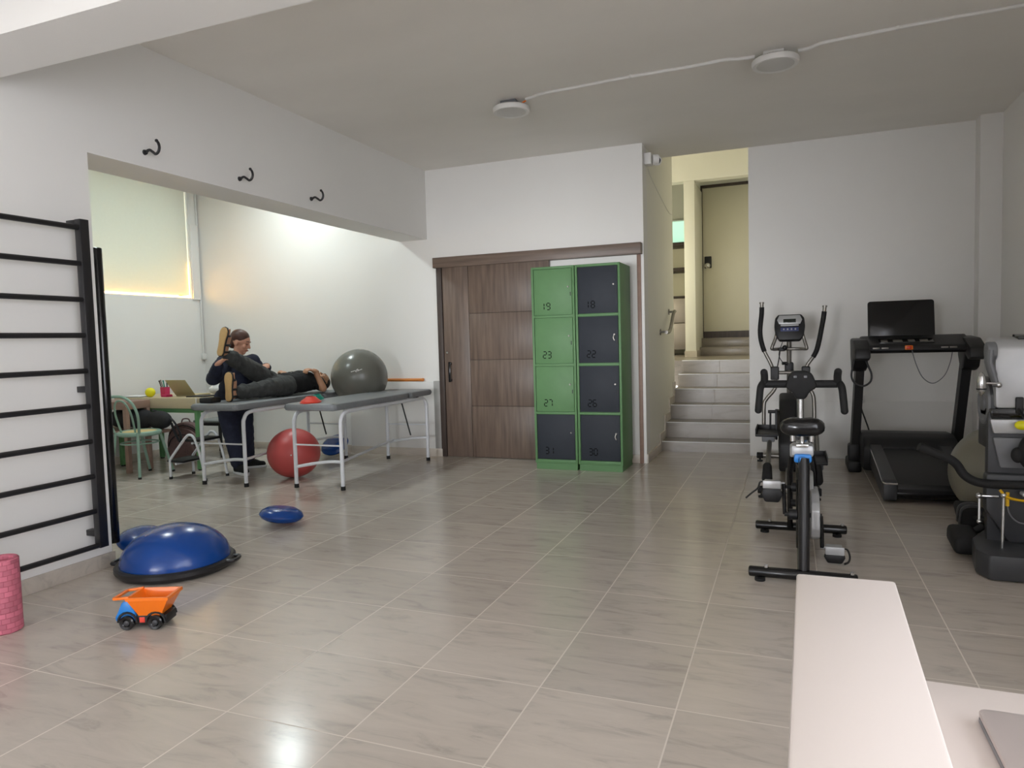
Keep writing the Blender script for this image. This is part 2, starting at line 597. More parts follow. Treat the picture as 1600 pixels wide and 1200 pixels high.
# alcove: the wall with the blind has a recess
WY0, WY1, WZ0, WZ1 = 4.35, 6.78, 1.89, 3.30
struct('wall_window', MB().box(-7.15, XW, 1.4, WY0, 0, AZ).box(-7.15, XW, WY1, FY, 0, AZ)
       .box(-7.15, XW, WY0, WY1, 0, WZ0).box(-7.15, XW, WY0, WY1, WZ1, AZ), M['wall'])
struct('wall_alcove_near', MB().box(-7.15, -4.04, 1.2, 1.4, 0, AZ), M['wall'])
win = struct('window_1', MB().box(-7.15, -7.11, WY0, WY0 + 0.05, WZ0, WZ1).box(-7.15, -7.11, WY1 - 0.05, WY1, WZ0, WZ1)
             .box(-7.15, -7.11, WY0, WY1, WZ0, WZ0 + 0.05).box(-7.15, -7.11, WY0, WY1, WZ1 - 0.05, WZ1), M['whitep'])
obj('pane', MB().box(-7.14, -7.13, WY0 + 0.05, WY1 - 0.05, WZ0 + 0.05, WZ1 - 0.05), M['frost'], win)
# skirtings
SH = 0.085
struct('baseboard_left', MB().box(-3.70, -3.688, -2.6, 2.91, 0, SH, 0.002).box(-4.04, -3.688, 2.91, 2.922, 0, SH, 0.002), M['skirt'])
struct('baseboard_far', MB().box(XW, -4.75, FY - 0.012, FY, 0, SH, 0.002).box(-4.75, -3.565, FY - 0.062, FY - 0.05, 0, SH, 0.002)
       .box(-2.0, -1.395, FY - 0.012, FY, 0, SH, 0.002), M['skirt'])
struct('baseboard_window', MB().box(XW, XW + 0.012, 1.4, FY - 0.012, 0, SH, 0.002), M['skirt'])
# stairs and the landing above them
XS, XR = -1.33, -0.394
SZ = [0.0, 0.108, 0.28, 0.445, 0.61, 0.77, 0.93]
SY = [7.72 + 0.33 * k for k in range(6)]
sb = MB()
nos = MB()
for k in range(6):
    y1 = SY[k] + 0.34 if k < 5 else 13.0
    x0 = XS if k < 5 else -3.2
    if k == 5:
        sb.box(XS, XR, SY[5], 9.0 + 0.6, 0.6, SZ[6] - 0.0005)
        sb.box(-3.2, XR, 9.4, 13.0, 0.6, SZ[6])
    else:
        sb.box(XS, XR, SY[k], y1, 0, SZ[k + 1])
    nos.box(XS + 0.01, XR, SY[k] - 0.006, SY[k] + 0.006, SZ[k + 1] - 0.006, SZ[k + 1] + 0.003, 0.002)
struct('stairs', sb, M['step'])
struct('trim_1', nos, M['paper'])
struct('trim_5', MB().box(XW, XW + 0.02, 6.79, 6.90, WZ0 - 0.01, 2.80, 0.004).box(XW, XW + 0.03, 6.785, 6.905, WZ0 - 0.02, WZ0 - 0.005, 0.003), M['wall'])
poly = [(7.03, 0.0), (7.03, 0.09), (SY[0] - 0.09, 0.09)]
for k in range(6):
    poly += [(SY[k] - 0.07, SZ[k] + 0.09), (SY[k] - 0.07, SZ[k + 1] + 0.09)]
poly += [(8.78, SZ[4] + 0.2), (8.78, 0)]
pp = [(FY, 0), (FY, 0.088), (SY[0] - 0.07, 0.088)]
for k in range(0, 3):
    pp += [(SY[k] - 0.07, SZ[k + 1] + 0.085), (SY[k + 1] - 0.07, SZ[k + 1] + 0.085)]
pp += [(SY[3] - 0.07, SZ[4] + 0.085), (8.78, SZ[4] + 0.085), (8.78, 0)]
struct('baseboard_stairs', MB().prism(pp, YZ(XS), 0.014, 0.001), M['skirt'])
struct('wall_stairs_left', MB().box(-1.53, XS, FY + 0.2, 8.78, 0, 4.5), M['stairwall'])
struct('wall_stairs_right', MB().box(XR, XR + 0.2, 7.8, 13.2, 0, 4.5).box(XR - 0.0, XR + 0.2, 7.6, 7.8, CZ, 4.5), M['stairwall'])
struct('wall_landing_front', MB().box(-3.4, -1.53, 8.58, 8.78, 0, 4.5).box(-1.53, XR + 0.2, 7.4, 7.6, CZ + 0.15, 4.5), M['stairwall'])
struct('wall_landing_left', MB().box(-3.4, -3.2, 8.78, 13.2, 0, 4.5), M['stairwall'])
struct('wall_landing_back', MB().box(-3.4, XR, 13.0, 13.2, 0, 4.5), M['stairwall'])
struct('ceiling_landing', MB().box(-3.4, XR + 0.2, 7.4, 13.2, 4.5, 4.65), M['ceil'])
# wall round the cream door, the door, two steps up to it
struct('wall_door', MB().box(-1.42, -1.35, 11.9, 12.1, 0.93, 4.5).box(-1.35, XR, 11.9, 12.1, 3.66, 4.5), M['stairwall'])
struct('pillar', MB().box(-1.49, -1.33, 10.95, 11.9, 0.93, 3.56, 0.01), M['stairwall'])
struct('baseboard_pillar', MB().box(-1.50, -1.32, 10.94, 11.9, 0.93, 1.02), M['skirt'])
struct('landing_steps', MB().box(-1.33, XR, 11.4, 11.9, 0.93, 1.065, 0.004).box(-1.33, XR, 11.65, 11.9, 1.065, 1.205, 0.004), M['step'])
d = struct('door_1', MB().box(-1.325, -0.42, 11.93, 11.98, 1.31, 3.62, 0.003), M['door'])
obj('threshold', MB().box(-1.35, XR, 11.90, 12.05, 1.205, 1.31), M['wood_d'], d)
obj('door_frame', MB().box(-1.35, -1.328, 11.89, 12.02, 1.31, 3.66).box(-1.35, XR, 11.89, 12.02, 3.625, 3.66), M['wood_d'], d)
obj('lock_plate', MB().obox((-1.245, 11.918, 2.43), (0.11, 0.03, 0.19), None, 0.012), M['blackp'], d)
lk = MB()
lk.cyl((-1.245, 11.92, 2.37), (-1.245, 11.83, 2.37), 0.035, 0.042, 20).ell((-1.245, 11.83, 2.37), (0.045, 0.035, 0.045))
obj('door_knob', lk, M['chrome'], d)
# built-in shelves left of the pillar on the landing
struct('beam_landing', MB().box(-3.2, XR, 10.95, 11.15, 3.56, 4.5), M['stairwall'])
sh = thing('shelving_unit', 'built-in cream shelf niche with dark edged boards up on the landing', 'shelves', (-2.0, 12.6, 0.93))
obj('case', MB().box(-2.5, -1.5, 12.75, 12.8, 0.94, 2.86).box(-2.5, -2.46, 12.3, 12.8, 0.94, 2.86).box(-1.54, -1.50, 12.3, 12.8, 0.94, 2.86), M['door'], sh)
for z in (2.84, 2.41):
    obj('shelf', MB().box(-2.46, -1.54, 12.3, 12.75, z - 0.06, z, 0.004), M['wood_d'], sh)
for z in (1.93,):
    obj('shelf', MB().box(-2.46, -1.54, 12.3, 12.75, z - 0.03, z, 0.004), M['wood_d'], sh)
for z0, z1 in ((1.02, 1.465), (1.475, 1.89)):
    obj('drawer', MB().box(-2.45, -1.545, 12.3, 12.33, z0, z1, 0.004), M['silverlap'], sh)
w2 = struct('window_2', MB().box(-2.6, -1.42, 12.86, 12.99, 2.88, 3.30), M['whitep'])
obj('pane', MB().box(-2.56, -1.45, 12.84, 12.86, 2.90, 3.27), M['frost_green'], w2)

# ------------------------------------------------------------------ sliding door on the far wall
dr = struct('door_2', MB().box(-3.505, -3.20, FY - 0.052, FY - 0.012, 0.004, 2.06, 0.002), M['wood'])
zs = (0.004, 0.56, 1.055, 1.55, 2.06)
for a, b in zip(zs[:-1], zs[1:]):
    obj('panel', MB().box(-3.196, -2.29, FY - 0.052, FY - 0.012, a + 0.002, b - 0.002, 0.002), M['wood'], dr)
obj('backing', MB().box(-3.50, -2.292, FY - 0.030, FY - 0.006, 0.014, 2.058), M['wood_d'], dr)
hd = MB()
for z in (0.84, 1.02):
    hd.obox((-3.435, FY - 0.065, z), (0.03, 0.03, 0.026), None, 0.004)
hd.obox((-3.435, FY - 0.086, 0.93), (0.024, 0.016, 0.22), None, 0.005)
obj('handle', hd, M['gloss_black'], dr)
obj('keyhole', MB().cyl((-3.47, FY - 0.053, 1.14), (-3.47, FY - 0.06, 1.14), 0.012, n=16), M['chrome'], dr)
struct('trim_2', MB().box(-3.575, -3.512, FY - 0.06, FY, 0, 2.06, 0.003), M['wood_d'])
struct('trim_3', MB().box(-1.395, -1.358, FY - 0.02, FY, 0, 2.06, 0.003), M['pinkwood'])
struct('trim_4', MB().box(-3.60, -1.342, FY - 0.085, FY, 2.055, 2.165, 0.003), M['wood_h'])

# ------------------------------------------------------------------ ceiling lamps and their cable
LP = [((-2.03, 5.27), 0.145, 'round white ceiling lamp under a grey junction box at the left cable end', True),
      ((-0.09, 5.15), 0.150, 'round white ceiling lamp in the middle of the surface cable, nearer the right wall', False)]
for (x, y), r, lb, box in LP:
    t = thing('ceiling_lamp', lb, 'lamp', (x, y, CZ), 0, 'round ceiling lamps of the gym hall')
    z = 3.035
    obj('rim', MB().lathe([(r - 0.03, z), (r - 0.006, z - 0.004), (r, z + 0.008), (r, z + 0.03), (r - 0.01, z + 0.038), (0.02, z + 0.04)], (x, y, 0), 40), M['whitep'], t)
    obj('diffuser', MB().lathe([(0.0, z - 0.010), (r * 0.5, z - 0.008), (r - 0.03, z - 0.001), (r - 0.03, z + 0.01)], (x, y, 0), 40), M['floorlamp'], t)
    obj('mounting_box', MB().box(x - 0.075, x + 0.055, y - 0.05, y + 0.05, z + 0.04, CZ, 0.004), M['greyp'] if box else M['whitep'], t)
    if box:
        obj('wire_connector', MB().tube(spl([(x + 0.055, y + 0.0, 3.09), (x + 0.09, y - 0.02, 3.085), (x + 0.13, y - 0.02, 3.10)]), 0.006, 8), M['orange'], t)
cb = MB()
zc = CZ - 0.010
cb.tube(spl([(-1.90, 5.25, zc), (-1.83, 5.225, zc), (-1.74, 5.185, zc), (-1.5, 5.170, zc), (-1.06, 5.138, zc), (-0.62, 5.135, zc), (-0.42, 5.115, zc), (-0.34, 5.138, zc), (-0.22, 5.15, zc)]), 0.012, 8)
cb.tube(spl([(0.05, 5.165, zc), (0.12, 5.155, zc), (0.20, 5.10, zc), (0.45, 5.075, zc), (0.78, 5.046, zc), (1.27, 5.03, zc), (1.73, 5.02, zc)]), 0.012, 8)
for x, y in ((-1.06, 5.138), (0.62, 5.06)):
    cb.obox((x, y, zc), (0.02, 0.035, 0.022), None, 0.003)
tag(obj('ceiling_cable', cb, M['whitep'], origin=(-0.3, 5.12, CZ)), 'white surface cable running across the grey ceiling between the round lamps', 'cable')
# lamps in the alcove, above the soffit line
AL = [(-5.25, 6.15), (-5.35, 4.2)]
for i, (x, y) in enumerate(AL):
    t = thing('ceiling_lamp', ['lit round ceiling lamp inside the alcove, close to its far white wall', 'lit round ceiling lamp inside the alcove, on the side nearer the wall bars'][i], 'lamp', (x, y, AZ))
    z = AZ - 0.07
    obj('rim', MB().lathe([(0.125, z), (0.15, z), (0.155, z + 0.03), (0.14, z + 0.07)], (x, y, 0), 40), M['whitep'], t)
    obj('diffuser', MB().lathe([(0.0, z - 0.006), (0.08, z - 0.005), (0.125, z), (0.125, z + 0.01)], (x, y, 0), 40), M['lamp_on'], t)
    lamp('alcove_lamp_light', 'AREA', (x, y, z - 0.02), (25, 22)[i], (0.86, 0.98, 1.0), (0, 0, 0), 0.26)

# the roller blind in front of the window recess, warm strip light behind its lower edge
bl = thing('roller_blind', 'white roller blind over the alcove window with warm light leaking below', 'blind', (-6.98, 5.6, WZ1))
m = M['blind']
nt = m.node_tree
tr = nt.nodes.new('ShaderNodeBsdfTranslucent')
tr.inputs['Color'].default_value = (0.84, 0.84, 0.80, 1)
ms = nt.nodes.new('ShaderNodeMixShader')
ms.inputs['Fac'].default_value = 0.35
nt.links.new(nt.nodes['Principled BSDF'].outputs[0], ms.inputs[1])
nt.links.new(tr.outputs[0], ms.inputs[2])
nt.links.new(ms.outputs[0], nt.nodes['Material Output'].inputs['Surface'])
obj('fabric', MB().box(-6.981, -6.979, WY0 + 0.02, WY1 - 0.014, WZ0 + 0.034, WZ1 - 0.02), m, bl)
obj('roller_tube', MB().cyl((-6.99, WY0 + 0.01, WZ1 - 0.03), (-6.99, WY1 - 0.01, WZ1 - 0.03), 0.022), M['whitep'], bl)
st = MB().box(-7.008, -6.992, WY0 + 0.05, WY1 - 0.02, WZ0 + 0.001, WZ0 + 0.024).box(-7.008, -6.992, WY1 - 0.016, WY1 - 0.001, WZ0 + 0.001, WZ0 + 0.42)
tag(obj('strip_light', st, M['led'], origin=(-7.0, 5.6, WZ0)), 'warm glowing strip light lying in the window recess behind the blind', 'lamp')

# ------------------------------------------------------------------ hooks, camera, rail, sockets
for i, (y, lb) in enumerate(((3.30, 'black coat hook on the white beam, nearest the wall bars'),
                             (4.105, 'black coat hook on the white beam, middle of the three in the row'),
                             (4.925, 'black coat hook on the white beam, nearest the sliding door'))):
    if i == 0:
        hk = MB().cyl((0, 0, 0), (0.012, 0, 0), 0.017, 0.014, 16)
        hk.tube(spl([(0.01, 0, 0), (0.04, 0, 0.010), (0.068, 0, -0.006), (0.090, 0, -0.020), (0.112, 0, -0.010), (0.122, 0, 0.016), (0.116, 0, 0.042), (0.104, 0, 0.056)], 6), 0.0085, 8)
        hk.ell((0.103, 0, 0.058), 0.0105, None, 10, 8)
        h0 = obj('wall_hook', hk, M['black'], local=True)
        o = h0
    else:
        o = h0.copy()
        COL.objects.link(o)
    o.location = (-3.70, y, 2.47)
    tag(o, lb, 'hook', 'coat hooks on the beam')
cc = thing('security_camera', 'small white security camera high on the corner of the stair wall', 'camera', (-1.33, 7.15, 2.98))
obj('mounting_box', MB().box(-1.33, -1.262, 7.02, 7.14, 2.935, 3.045, 0.006), M['whitep'], cc)
vd = (Vector((0, 0, 1.6)) - Vector((-1.22, 7.14, 2.985))).normalized()
c0 = Vector((-1.225, 7.15, 2.985))
obj('housing', MB().cyl((-1.262, 7.10, 2.99), (-1.205, 7.12, 2.99), 0.050, 0.050, 24, 0.006).cyl(c0 - vd * 0.03, c0 + vd * 0.05, 0.047, 0.047, 24, 0.01), M['whitep'], cc)
obj('lens', MB().cyl(c0 + vd * 0.049, c0 + vd * 0.056, 0.036, 0.030, 24), M['gloss_black'], cc)
obj('wire', MB().tube(spl([(-1.325, 7.20, 2.93), (-1.325, 7.35, 2.88), (-1.325, 7.9, 2.78), (-1.325, 8.45, 2.70), (-1.325, 8.76, 2.71)]), 0.003, 6), M['whitep'], cc)
rl = thing('grab_rail', 'short steel grab rail on the stair wall beside the upper steps', 'rail', (-1.33, 8.1, 1.4))
for y, z in ((7.80, 1.30), (8.40, 1.535)):
    obj('bracket', MB().cyl((-1.33, y, z), (-1.322, y, z), 0.034, 0.034, 20).cyl((-1.325, y, z), (-1.262, y, z), 0.012, n=12), M['steel'], rl)
obj('bar', MB().tube(spl([(-1.262, 7.79, 1.296), (-1.262, 7.98, 1.30), (-1.262, 8.12, 1.36), (-1.262, 8.27, 1.48), (-1.262, 8.36, 1.53), (-1.262, 8.42, 1.54)]), 0.019, 12), M['steel'], rl)
cd_ = thing('cable_conduit', 'thin white conduit with a small box down the alcove corner', 'conduit', (XW + 0.02, 6.88, 1.2))
obj('pipe', MB().cyl((XW + 0.012, 6.905, 1.17), (XW + 0.012, 6.905, AZ), 0.010, n=10), M['whitep'], cd_)
obj('junction_box', MB().box(XW, XW + 0.04, 6.87, 6.93, 1.12, 1.20, 0.004), M['whitep'], cd_)
# frosted edge strip beside the cream door
tag(obj('umbrella_stick', MB().tube([(-0.44, 11.8, 1.21), (-0.425, 11.82, 1.9)], 0.012, 10).ell((-0.425, 11.82, 1.9), 0.02), M['brass'], origin=(-0.44, 11.8, 1.21)), 'thin brown stick leaning in the corner beside the cream door', 'stick')
so = thing('wall_socket', 'white double wall socket low on the right far wall behind the handlebar', 'socket', (0.60, 7.59, 0.59))
obj('plate', MB().box(0.535, 0.665, 7.578, 7.592, 0.555, 0.625, 0.004), M['whitep'], so)
for hx in (0.5675,):
    obj('socket_hole', MB().box(hx - 0.008, hx + 0.008, 7.5765, 7.579, 0.583, 0.598), M['outlet_hole'], so)
# ------------------------------------------------------------------ massage tables
def massage_table(label):
    t = thing('massage_table', label, 'massage table', (0, 0, 0), 0, None)
    HX, HY = 0.245, 0.77
    pz0, pz1 = 0.695, 0.757
    for nm, y0, y1 in (('pad', -0.88, 0.40), ('head_pad', 0.405, 0.88)):
        obj(nm, MB().prism(rrect(-0.265, 0.265, y0, y1, 0.035), XY(0, 0, pz0), pz1 - pz0, 0.024), M['vinyl'], t, local=True)
    for sx in (-1, 1):
        x = sx * HX
        for sy in (-1, 1):
            y = sy * HY
            lg = MB().tube(spl([(x, y, 0.025), (x, y, 0.3), (x, y, 0.56), (x, y - sy * 0.012, 0.615), (x, y - sy * 0.05, 0.66), (x, y - sy * 0.12, 0.675), (x, y - sy * 0.16, 0.675)], 4), 0.0175, 12)
            lo = obj('leg', lg, M['whitem'], t, local=True)
            obj('rubber_foot', MB().cyl((x, y, 0), (x, y, 0.035), 0.021, 0.020, 16), M['rubber'], lo, local=True)
        obj('side_rail', MB().cyl((x, -HY + 0.16, 0.675), (x, HY - 0.16, 0.675), 0.0173, n=12), M['whitem'], t, local=True)
    for sy in (-1, 1):
        y = sy * HY
        obj('upper_brace', MB().cyl((-HX, y, 0.385), (HX, y, 0.385), 0.0075, n=8), M['whitem'], t, local=True)
        za, zb = (0.185, 0.245)
        obj('lower_brace', MB().tube(spl([(-HX, y, za), (-0.08, y - sy * 0.02, 0.215), (0.1, y - sy * 0.02, 0.24), (HX, y, zb)]), 0.0145, 10), M['whitem'], t, local=True)
    obj('stretcher', MB().tube([(HX, -HY + 0.02, 0.25), (-HX + 0.1, HY - 0.05, 0.22)], 0.0125, 10), M['whitem'], t, local=True)
    for yc in (0.0, 0.4):
        obj('cross_bar', MB().box(-HX, HX, yc - 0.02, yc + 0.02, 0.668, 0.695, 0.003), M['whitem'], t, local=True)
    obj('support_rod', MB().cyl((0.11, 0.47, 0.69), (0.215, 0.47, 0.31), 0.0075, n=8), M['blackp'], t, local=True)
    obj('latch', MB().box(0.215, 0.252, 0.55, 0.60, 0.662, 0.70, 0.004), M['blackp'], t, local=True)
    return t


TZ = 0.757
ta = massage_table('grey padded massage table holding the red and teal cones, nearest the sliding door')
ta.location = (-3.845, 5.83, 0)
tb = copy_tree(ta)
tb.location = (-4.815, 5.735, 0)
tb['label'] = 'grey padded massage table the person in black lies on'
for o in (ta, tb):
    o['group'] = 'massage tables'

# grey ball wedged between the two table pads, with its white printed squiggle
gc = Vector((-4.30, 6.42, 0.905))
gb = obj('exercise_ball', MB().ell(gc, 0.30, None, 48, 32), M['greyball'], origin=gc)
tag(gb, 'large grey exercise ball wedged between the tables behind the lying head', 'ball')
vd = (Vector((0, 0, 1.25)) - gc).normalized()
vr = Vector((0, 0, 1)).cross(vd).normalized()
vu = vd.cross(vr)


def onball(a, b):
    p = vr * a + vu * b
    return gc + (p + vd * math.sqrt(max(0.0, 1 - p.length_squared))) * 0.3006


lg = MB()
lg.tube([onball(p.x, p.y) for p in spl([(-0.28, 0.19, 0), (-0.20, 0.21, 0), (-0.13, 0.225, 0), (-0.105, 0.18, 0), (-0.09, 0.24, 0), (-0.055, 0.275, 0), (-0.035, 0.25, 0), (-0.06, 0.21, 0), (0.0, 0.235, 0), (0.06, 0.262, 0), (0.10, 0.268, 0)], 5)], 0.0035, 6)
obj('printed_mark', lg, M['whitep'], gb)
# orange pole on the ledge behind the ball
pm = MB().cyl((-4.56, FY - 0.026, 0.845), (-3.80, FY - 0.026, 0.845), 0.017, n=16).ell((-3.80, FY - 0.026, 0.845), 0.019, None, 12, 8)
tag(obj('wooden_pole', pm, M['orangewood'], origin=(-4.18, FY - 0.026, 0.845)), 'orange wooden pole lying on the wall ledge behind the grey ball', 'pole')
# balance cones on the near table
cn = MB().lathe([(0.098, 0.0), (0.100, 0.006), (0.088, 0.016), (0.062, 0.040), (0.046, 0.058), (0.042, 0.060), (0.042, 0.052), (0.058, 0.034), (0.084, 0.010), (0.094, 0.002)], (0, 0, 0), 32)
c1 = obj('marker_cone', cn, M['redo'], local=True)
c1.location = (-3.90, 5.055, TZ)
c1.scale = (0.9, 0.9, 0.75)
tag(c1, 'red disc cone on the table pad, lowest of the small nested pile', 'marker cone', 'marker cones on the massage table')
for i, (m, lb) in enumerate(((M['redo'], 'red disc cone stacked on the other red cone on the table pad'), (M['teal'], 'teal green disc cone tipped behind the red cones on the table pad'))):
    o = c1.copy()
    o.data = c1.data.copy()
    o.data.materials[0] = m
    COL.objects.link(o)
    o.location = ((-3.895, 5.06, TZ + 0.010), (-3.975, 5.255, TZ + 0.014))[i]
    o.rotation_euler = ((0.0, 0.05, 0.0), (0.16, 0.0, 0))[i]
    o.scale = ((0.9, 0.9, 0.75), (0.62, 0.62, 0.75))[i]
    tag(o, lb, 'marker cone', 'marker cones on the massage table')
tag(obj('black_cushion', MB().box(-5.04, -4.90, 4.93, 5.06, TZ, TZ + 0.05, 0.012), M['blackp'], origin=(-5.0, 5.0, TZ)),
    'black rectangular pad on the table end beside the sandal sole', 'pad')

# ------------------------------------------------------------------ balls and balance tools on the floor
rb = obj('exercise_ball', MB().ell((0, 0, 0), (0.247, 0.247, 0.235), None, 48, 32), M['red'], local=True)
rb.location = (-4.43, 5.46, 0.235)
tag(rb, 'red exercise ball on the floor under the gap between the tables', 'ball')
obj('valve', MB().cyl(Vector((0.52, -0.80, 0.06)).normalized() * 0.243, Vector((0.52, -0.80, 0.06)).normalized() * 0.2475, 0.007, n=12), M['whitep'], rb, local=True)


def disc(mb):
    mb.lathe([(0.0, 0.012), (0.06, 0.006), (0.11, 0.010), (0.150, 0.030), (0.162, 0.048), (0.165, 0.056), (0.162, 0.064), (0.150, 0.084), (0.11, 0.106), (0.06, 0.113), (0.0, 0.110)], (0, 0, -0.056), 48)
    return mb


d1 = obj('balance_disc', disc(MB()), M['blue'], local=True)
DL = [((-3.345, 3.96, 0.070), (-0.10, 0.10, 0.0), 0.92, 'blue inflatable balance disc alone on the open floor'),
      ((-4.845, 6.685, 0.118), (0.62, -0.06, 0.1), 0.98, 'blue balance disc on the floor against the far wall behind the red ball'),
      ((-3.735, 3.165, 0.080), (0.20, 0.14, 0.55), 0.95, 'blue balance disc leaning tilted behind the half dome trainer')]
for i, (l, r, s, lb) in enumerate(DL):
    o = d1 if i == 0 else d1.copy()
    if i:
        COL.objects.link(o)
    o.location, o.rotation_euler, o.scale = l, r, (s, s, s)
    tag(o, lb, 'balance disc', 'blue balance discs')
bo = thing('balance_trainer', 'blue half dome balance trainer on black base beside the wall bars', 'balance trainer', (-3.285, 2.985, 0))
bx, by = -3.285, 2.985
pr = [(0.292, 0.05)]
for i in range(1, 22):
    a = PI / 2 * i / 21
    rr = 0.292 * math.cos(a)
    zz = 0.05 + 0.205 * math.sin(a)
    if 4 < i < 20 and i % 2:
        pr.append((rr + 0.0022, zz - 0.001))
    else:
        pr.append((max(rr, 0), zz))
obj('dome', MB().lathe(pr, (bx, by, 0), 64), M['blue'], bo, ang=60)
obj('base', MB().lathe([(0.24, 0.0), (0.300, 0.008), (0.318, 0.030), (0.318, 0.050), (0.306, 0.060), (0.286, 0.058), (0.27, 0.04)], (bx, by, 0), 64), M['black'], bo)
for sgn in (-1, 1):
    ax = Vector((0.93, 0.37, 0)) * sgn
    pxx = Vector((-0.37, 0.93, 0))
    c = Vector((bx, by, 0.048)) + ax * 0.318
    obj('grip', MB().tube(spl([c - pxx * 0.05 - ax * 0.01, c - pxx * 0.045 + ax * 0.025, c + ax * 0.035, c + pxx * 0.045 + ax * 0.025, c + pxx * 0.05 - ax * 0.01]), 0.011, 8), M['black'], bo)

# ------------------------------------------------------------------ foam roller standing at the left edge
rm = MB()
R, Hh = 0.072, 0.335
rm.lathe([(0.050, 0.004), (R - 0.006, 0.0), (R, 0.006), (R, Hh - 0.006), (R - 0.006, Hh), (0.050, Hh - 0.004), (0.048, Hh - 0.03), (0.0, Hh - 0.03)], (0, 0, 0), 48)
fr = obj('foam_roller', rm, M['pink'], local=True)
uvl = fr.data.uv_layers.new(name='UVMap')
for p in fr.data.polygons:
    am = math.atan2(p.center.y, p.center.x)
    for li in p.loop_indices:
        v = fr.data.vertices[fr.data.loops[li].vertex_index].co
        a = math.atan2(v.y, v.x)
        while a - am > PI:
            a -= 2 * PI
        while a - am < -PI:
            a += 2 * PI
        uvl.data[li].uv = (a * R, v.z if abs(p.normal.z) < 0.7 else v.z + v.length * 0.5)
fr.location = (-3.325, 2.055, 0)
tag(fr, 'pink foam roller with embossed block pattern standing upright by the wall', 'foam roller')

# ------------------------------------------------------------------ toy tip truck
tk = thing('toy_truck', 'orange and blue toy tip truck standing on the floor tiles', 'toy truck', (-2.735, 2.31, 0), math.radians(201.6))
WR = 0.033
# local +X is the front of the truck
bed_in = 0.006
bd = MB()
top = [(0.055, 0.068), (-0.125, 0.068), (-0.125, -0.068), (0.055, -0.068)]
bot = [(0.015, 0.050), (-0.085, 0.050), (-0.085, -0.050), (0.015, -0.050)]
z0, z1 = 0.062, 0.150


def ringp(q, z, k=1.0):
    cx = sum(p[0] for p in q) / 4
    return [Vector(((p[0] - cx) * k + cx, p[1] * k, z)) for p in q]


bd.rings([ringp(bot, z0), ringp(top, z1 - 0.014), ringp(top, z1 - 0.014, 1.06), ringp(top, z1, 1.06), ringp(top, z1, 0.93), ringp(bot, z0 + 0.010, 0.92)])
# canopy over the cab: two side arms and a front lip with an open window
for s in (-1, 1):
    bd.obox((0.082, s * 0.060, 0.147), (0.075, 0.016, 0.012), Euler((0, 0.10, s * -0.10)).to_matrix(), 0.004)
bd.obox((0.118, 0, 0.143), (0.016, 0.118, 0.014), None, 0.005)
obj('tipper_bed', bd, M['orange'], tk, local=True)
cabp = [(0.020, 0.035), (0.118, 0.035), (0.124, 0.055), (0.112, 0.075), (0.092, 0.120), (0.080, 0.130), (0.050, 0.130), (0.034, 0.085)]
obj('cab', MB().prism(cabp, Matrix(((1, 0, 0, 0), (0, 0, 1, -0.05), (0, 1, 0, 0), (0, 0, 0, 1))), 0.10, 0.006), M['blue_b'], tk, local=True)
ch = MB().box(-0.108, 0.100, -0.047, 0.047, 0.022, 0.064, 0.005)
for x in (-0.062, 0.066):
    for s in (-1, 1):
        ch.tube([Vector((x + 0.042 * math.cos(a), s * 0.052, 0.035 + 0.042 * math.sin(a))) for a in [PI * k / 8 for k in range(9)]], 0.006, 6)
obj('chassis', ch, M['blackp'], tk, local=True)
for x in (-0.062, 0.066):
    for s in (-1, 1):
        wh = obj('wheel', MB().tubeprof((x, s * 0.040, WR), (0, s, 0), [(0, 0.026), (0.003, WR), (0.022, WR), (0.027, 0.028), (0.026, 0.018), (0.02, 0.012), (0.02, 0.0)], 24), M['gloss_black'], tk, local=True)
        obj('hub', MB().tubeprof((x, s * 0.058, WR), (0, s, 0), [(0, 0.014), (0.006, 0.012), (0.009, 0.006), (0.009, 0.0)], 16), M['dgrey'], wh, local=True)
obj('side_sticker', MB().box(-0.010, 0.014, 0.0455, 0.0485, 0.030, 0.054, 0.0005), M['redo'], tk, local=True)

# ------------------------------------------------------------------ wall bars and the free black bar
wb = thing('wall_bars', 'black steel wall bars with many rungs on the near left wall', 'wall bars', (-3.62, 2.2, 0))
PX = -3.605
for y in (1.72, 2.775):
    po = obj('post', MB().box(PX - 0.022, PX + 0.022, y - 0.026, y + 0.026, 0.158, 1.975, 0.002), M['black'], wb)
    for z in (1.958, 1.045, 0.235):
        obj('bracket', MB().box(-3.70, PX - 0.022, y - 0.020, y + 0.020, z - 0.017, z + 0.017, 0.003), M['black'], po)
for k in range(10):
    z = 1.930 - 0.1955 * k
    obj('rung', MB().cyl((PX, 1.745, z), (PX, 2.75, z), 0.0145, n=14), M['black'], wb)
fb = thing('grip_bar', 'upright black round bar mounted on the wall end beside the wall bars', 'bar', (-3.78, 2.99, 0.105))
obj('tube', MB().cyl((-3.782, 2.992, 0.105), (-3.782, 2.992, 1.86), 0.031, 0.031, 24, 0.008), M['gloss_black'], fb)
for z in (1.80, 1.13, 0.16):
    obj('bracket', MB().box(-3.80, -3.765, 2.91, 2.985, z - 0.03, z + 0.03, 0.003), M['black'], fb)

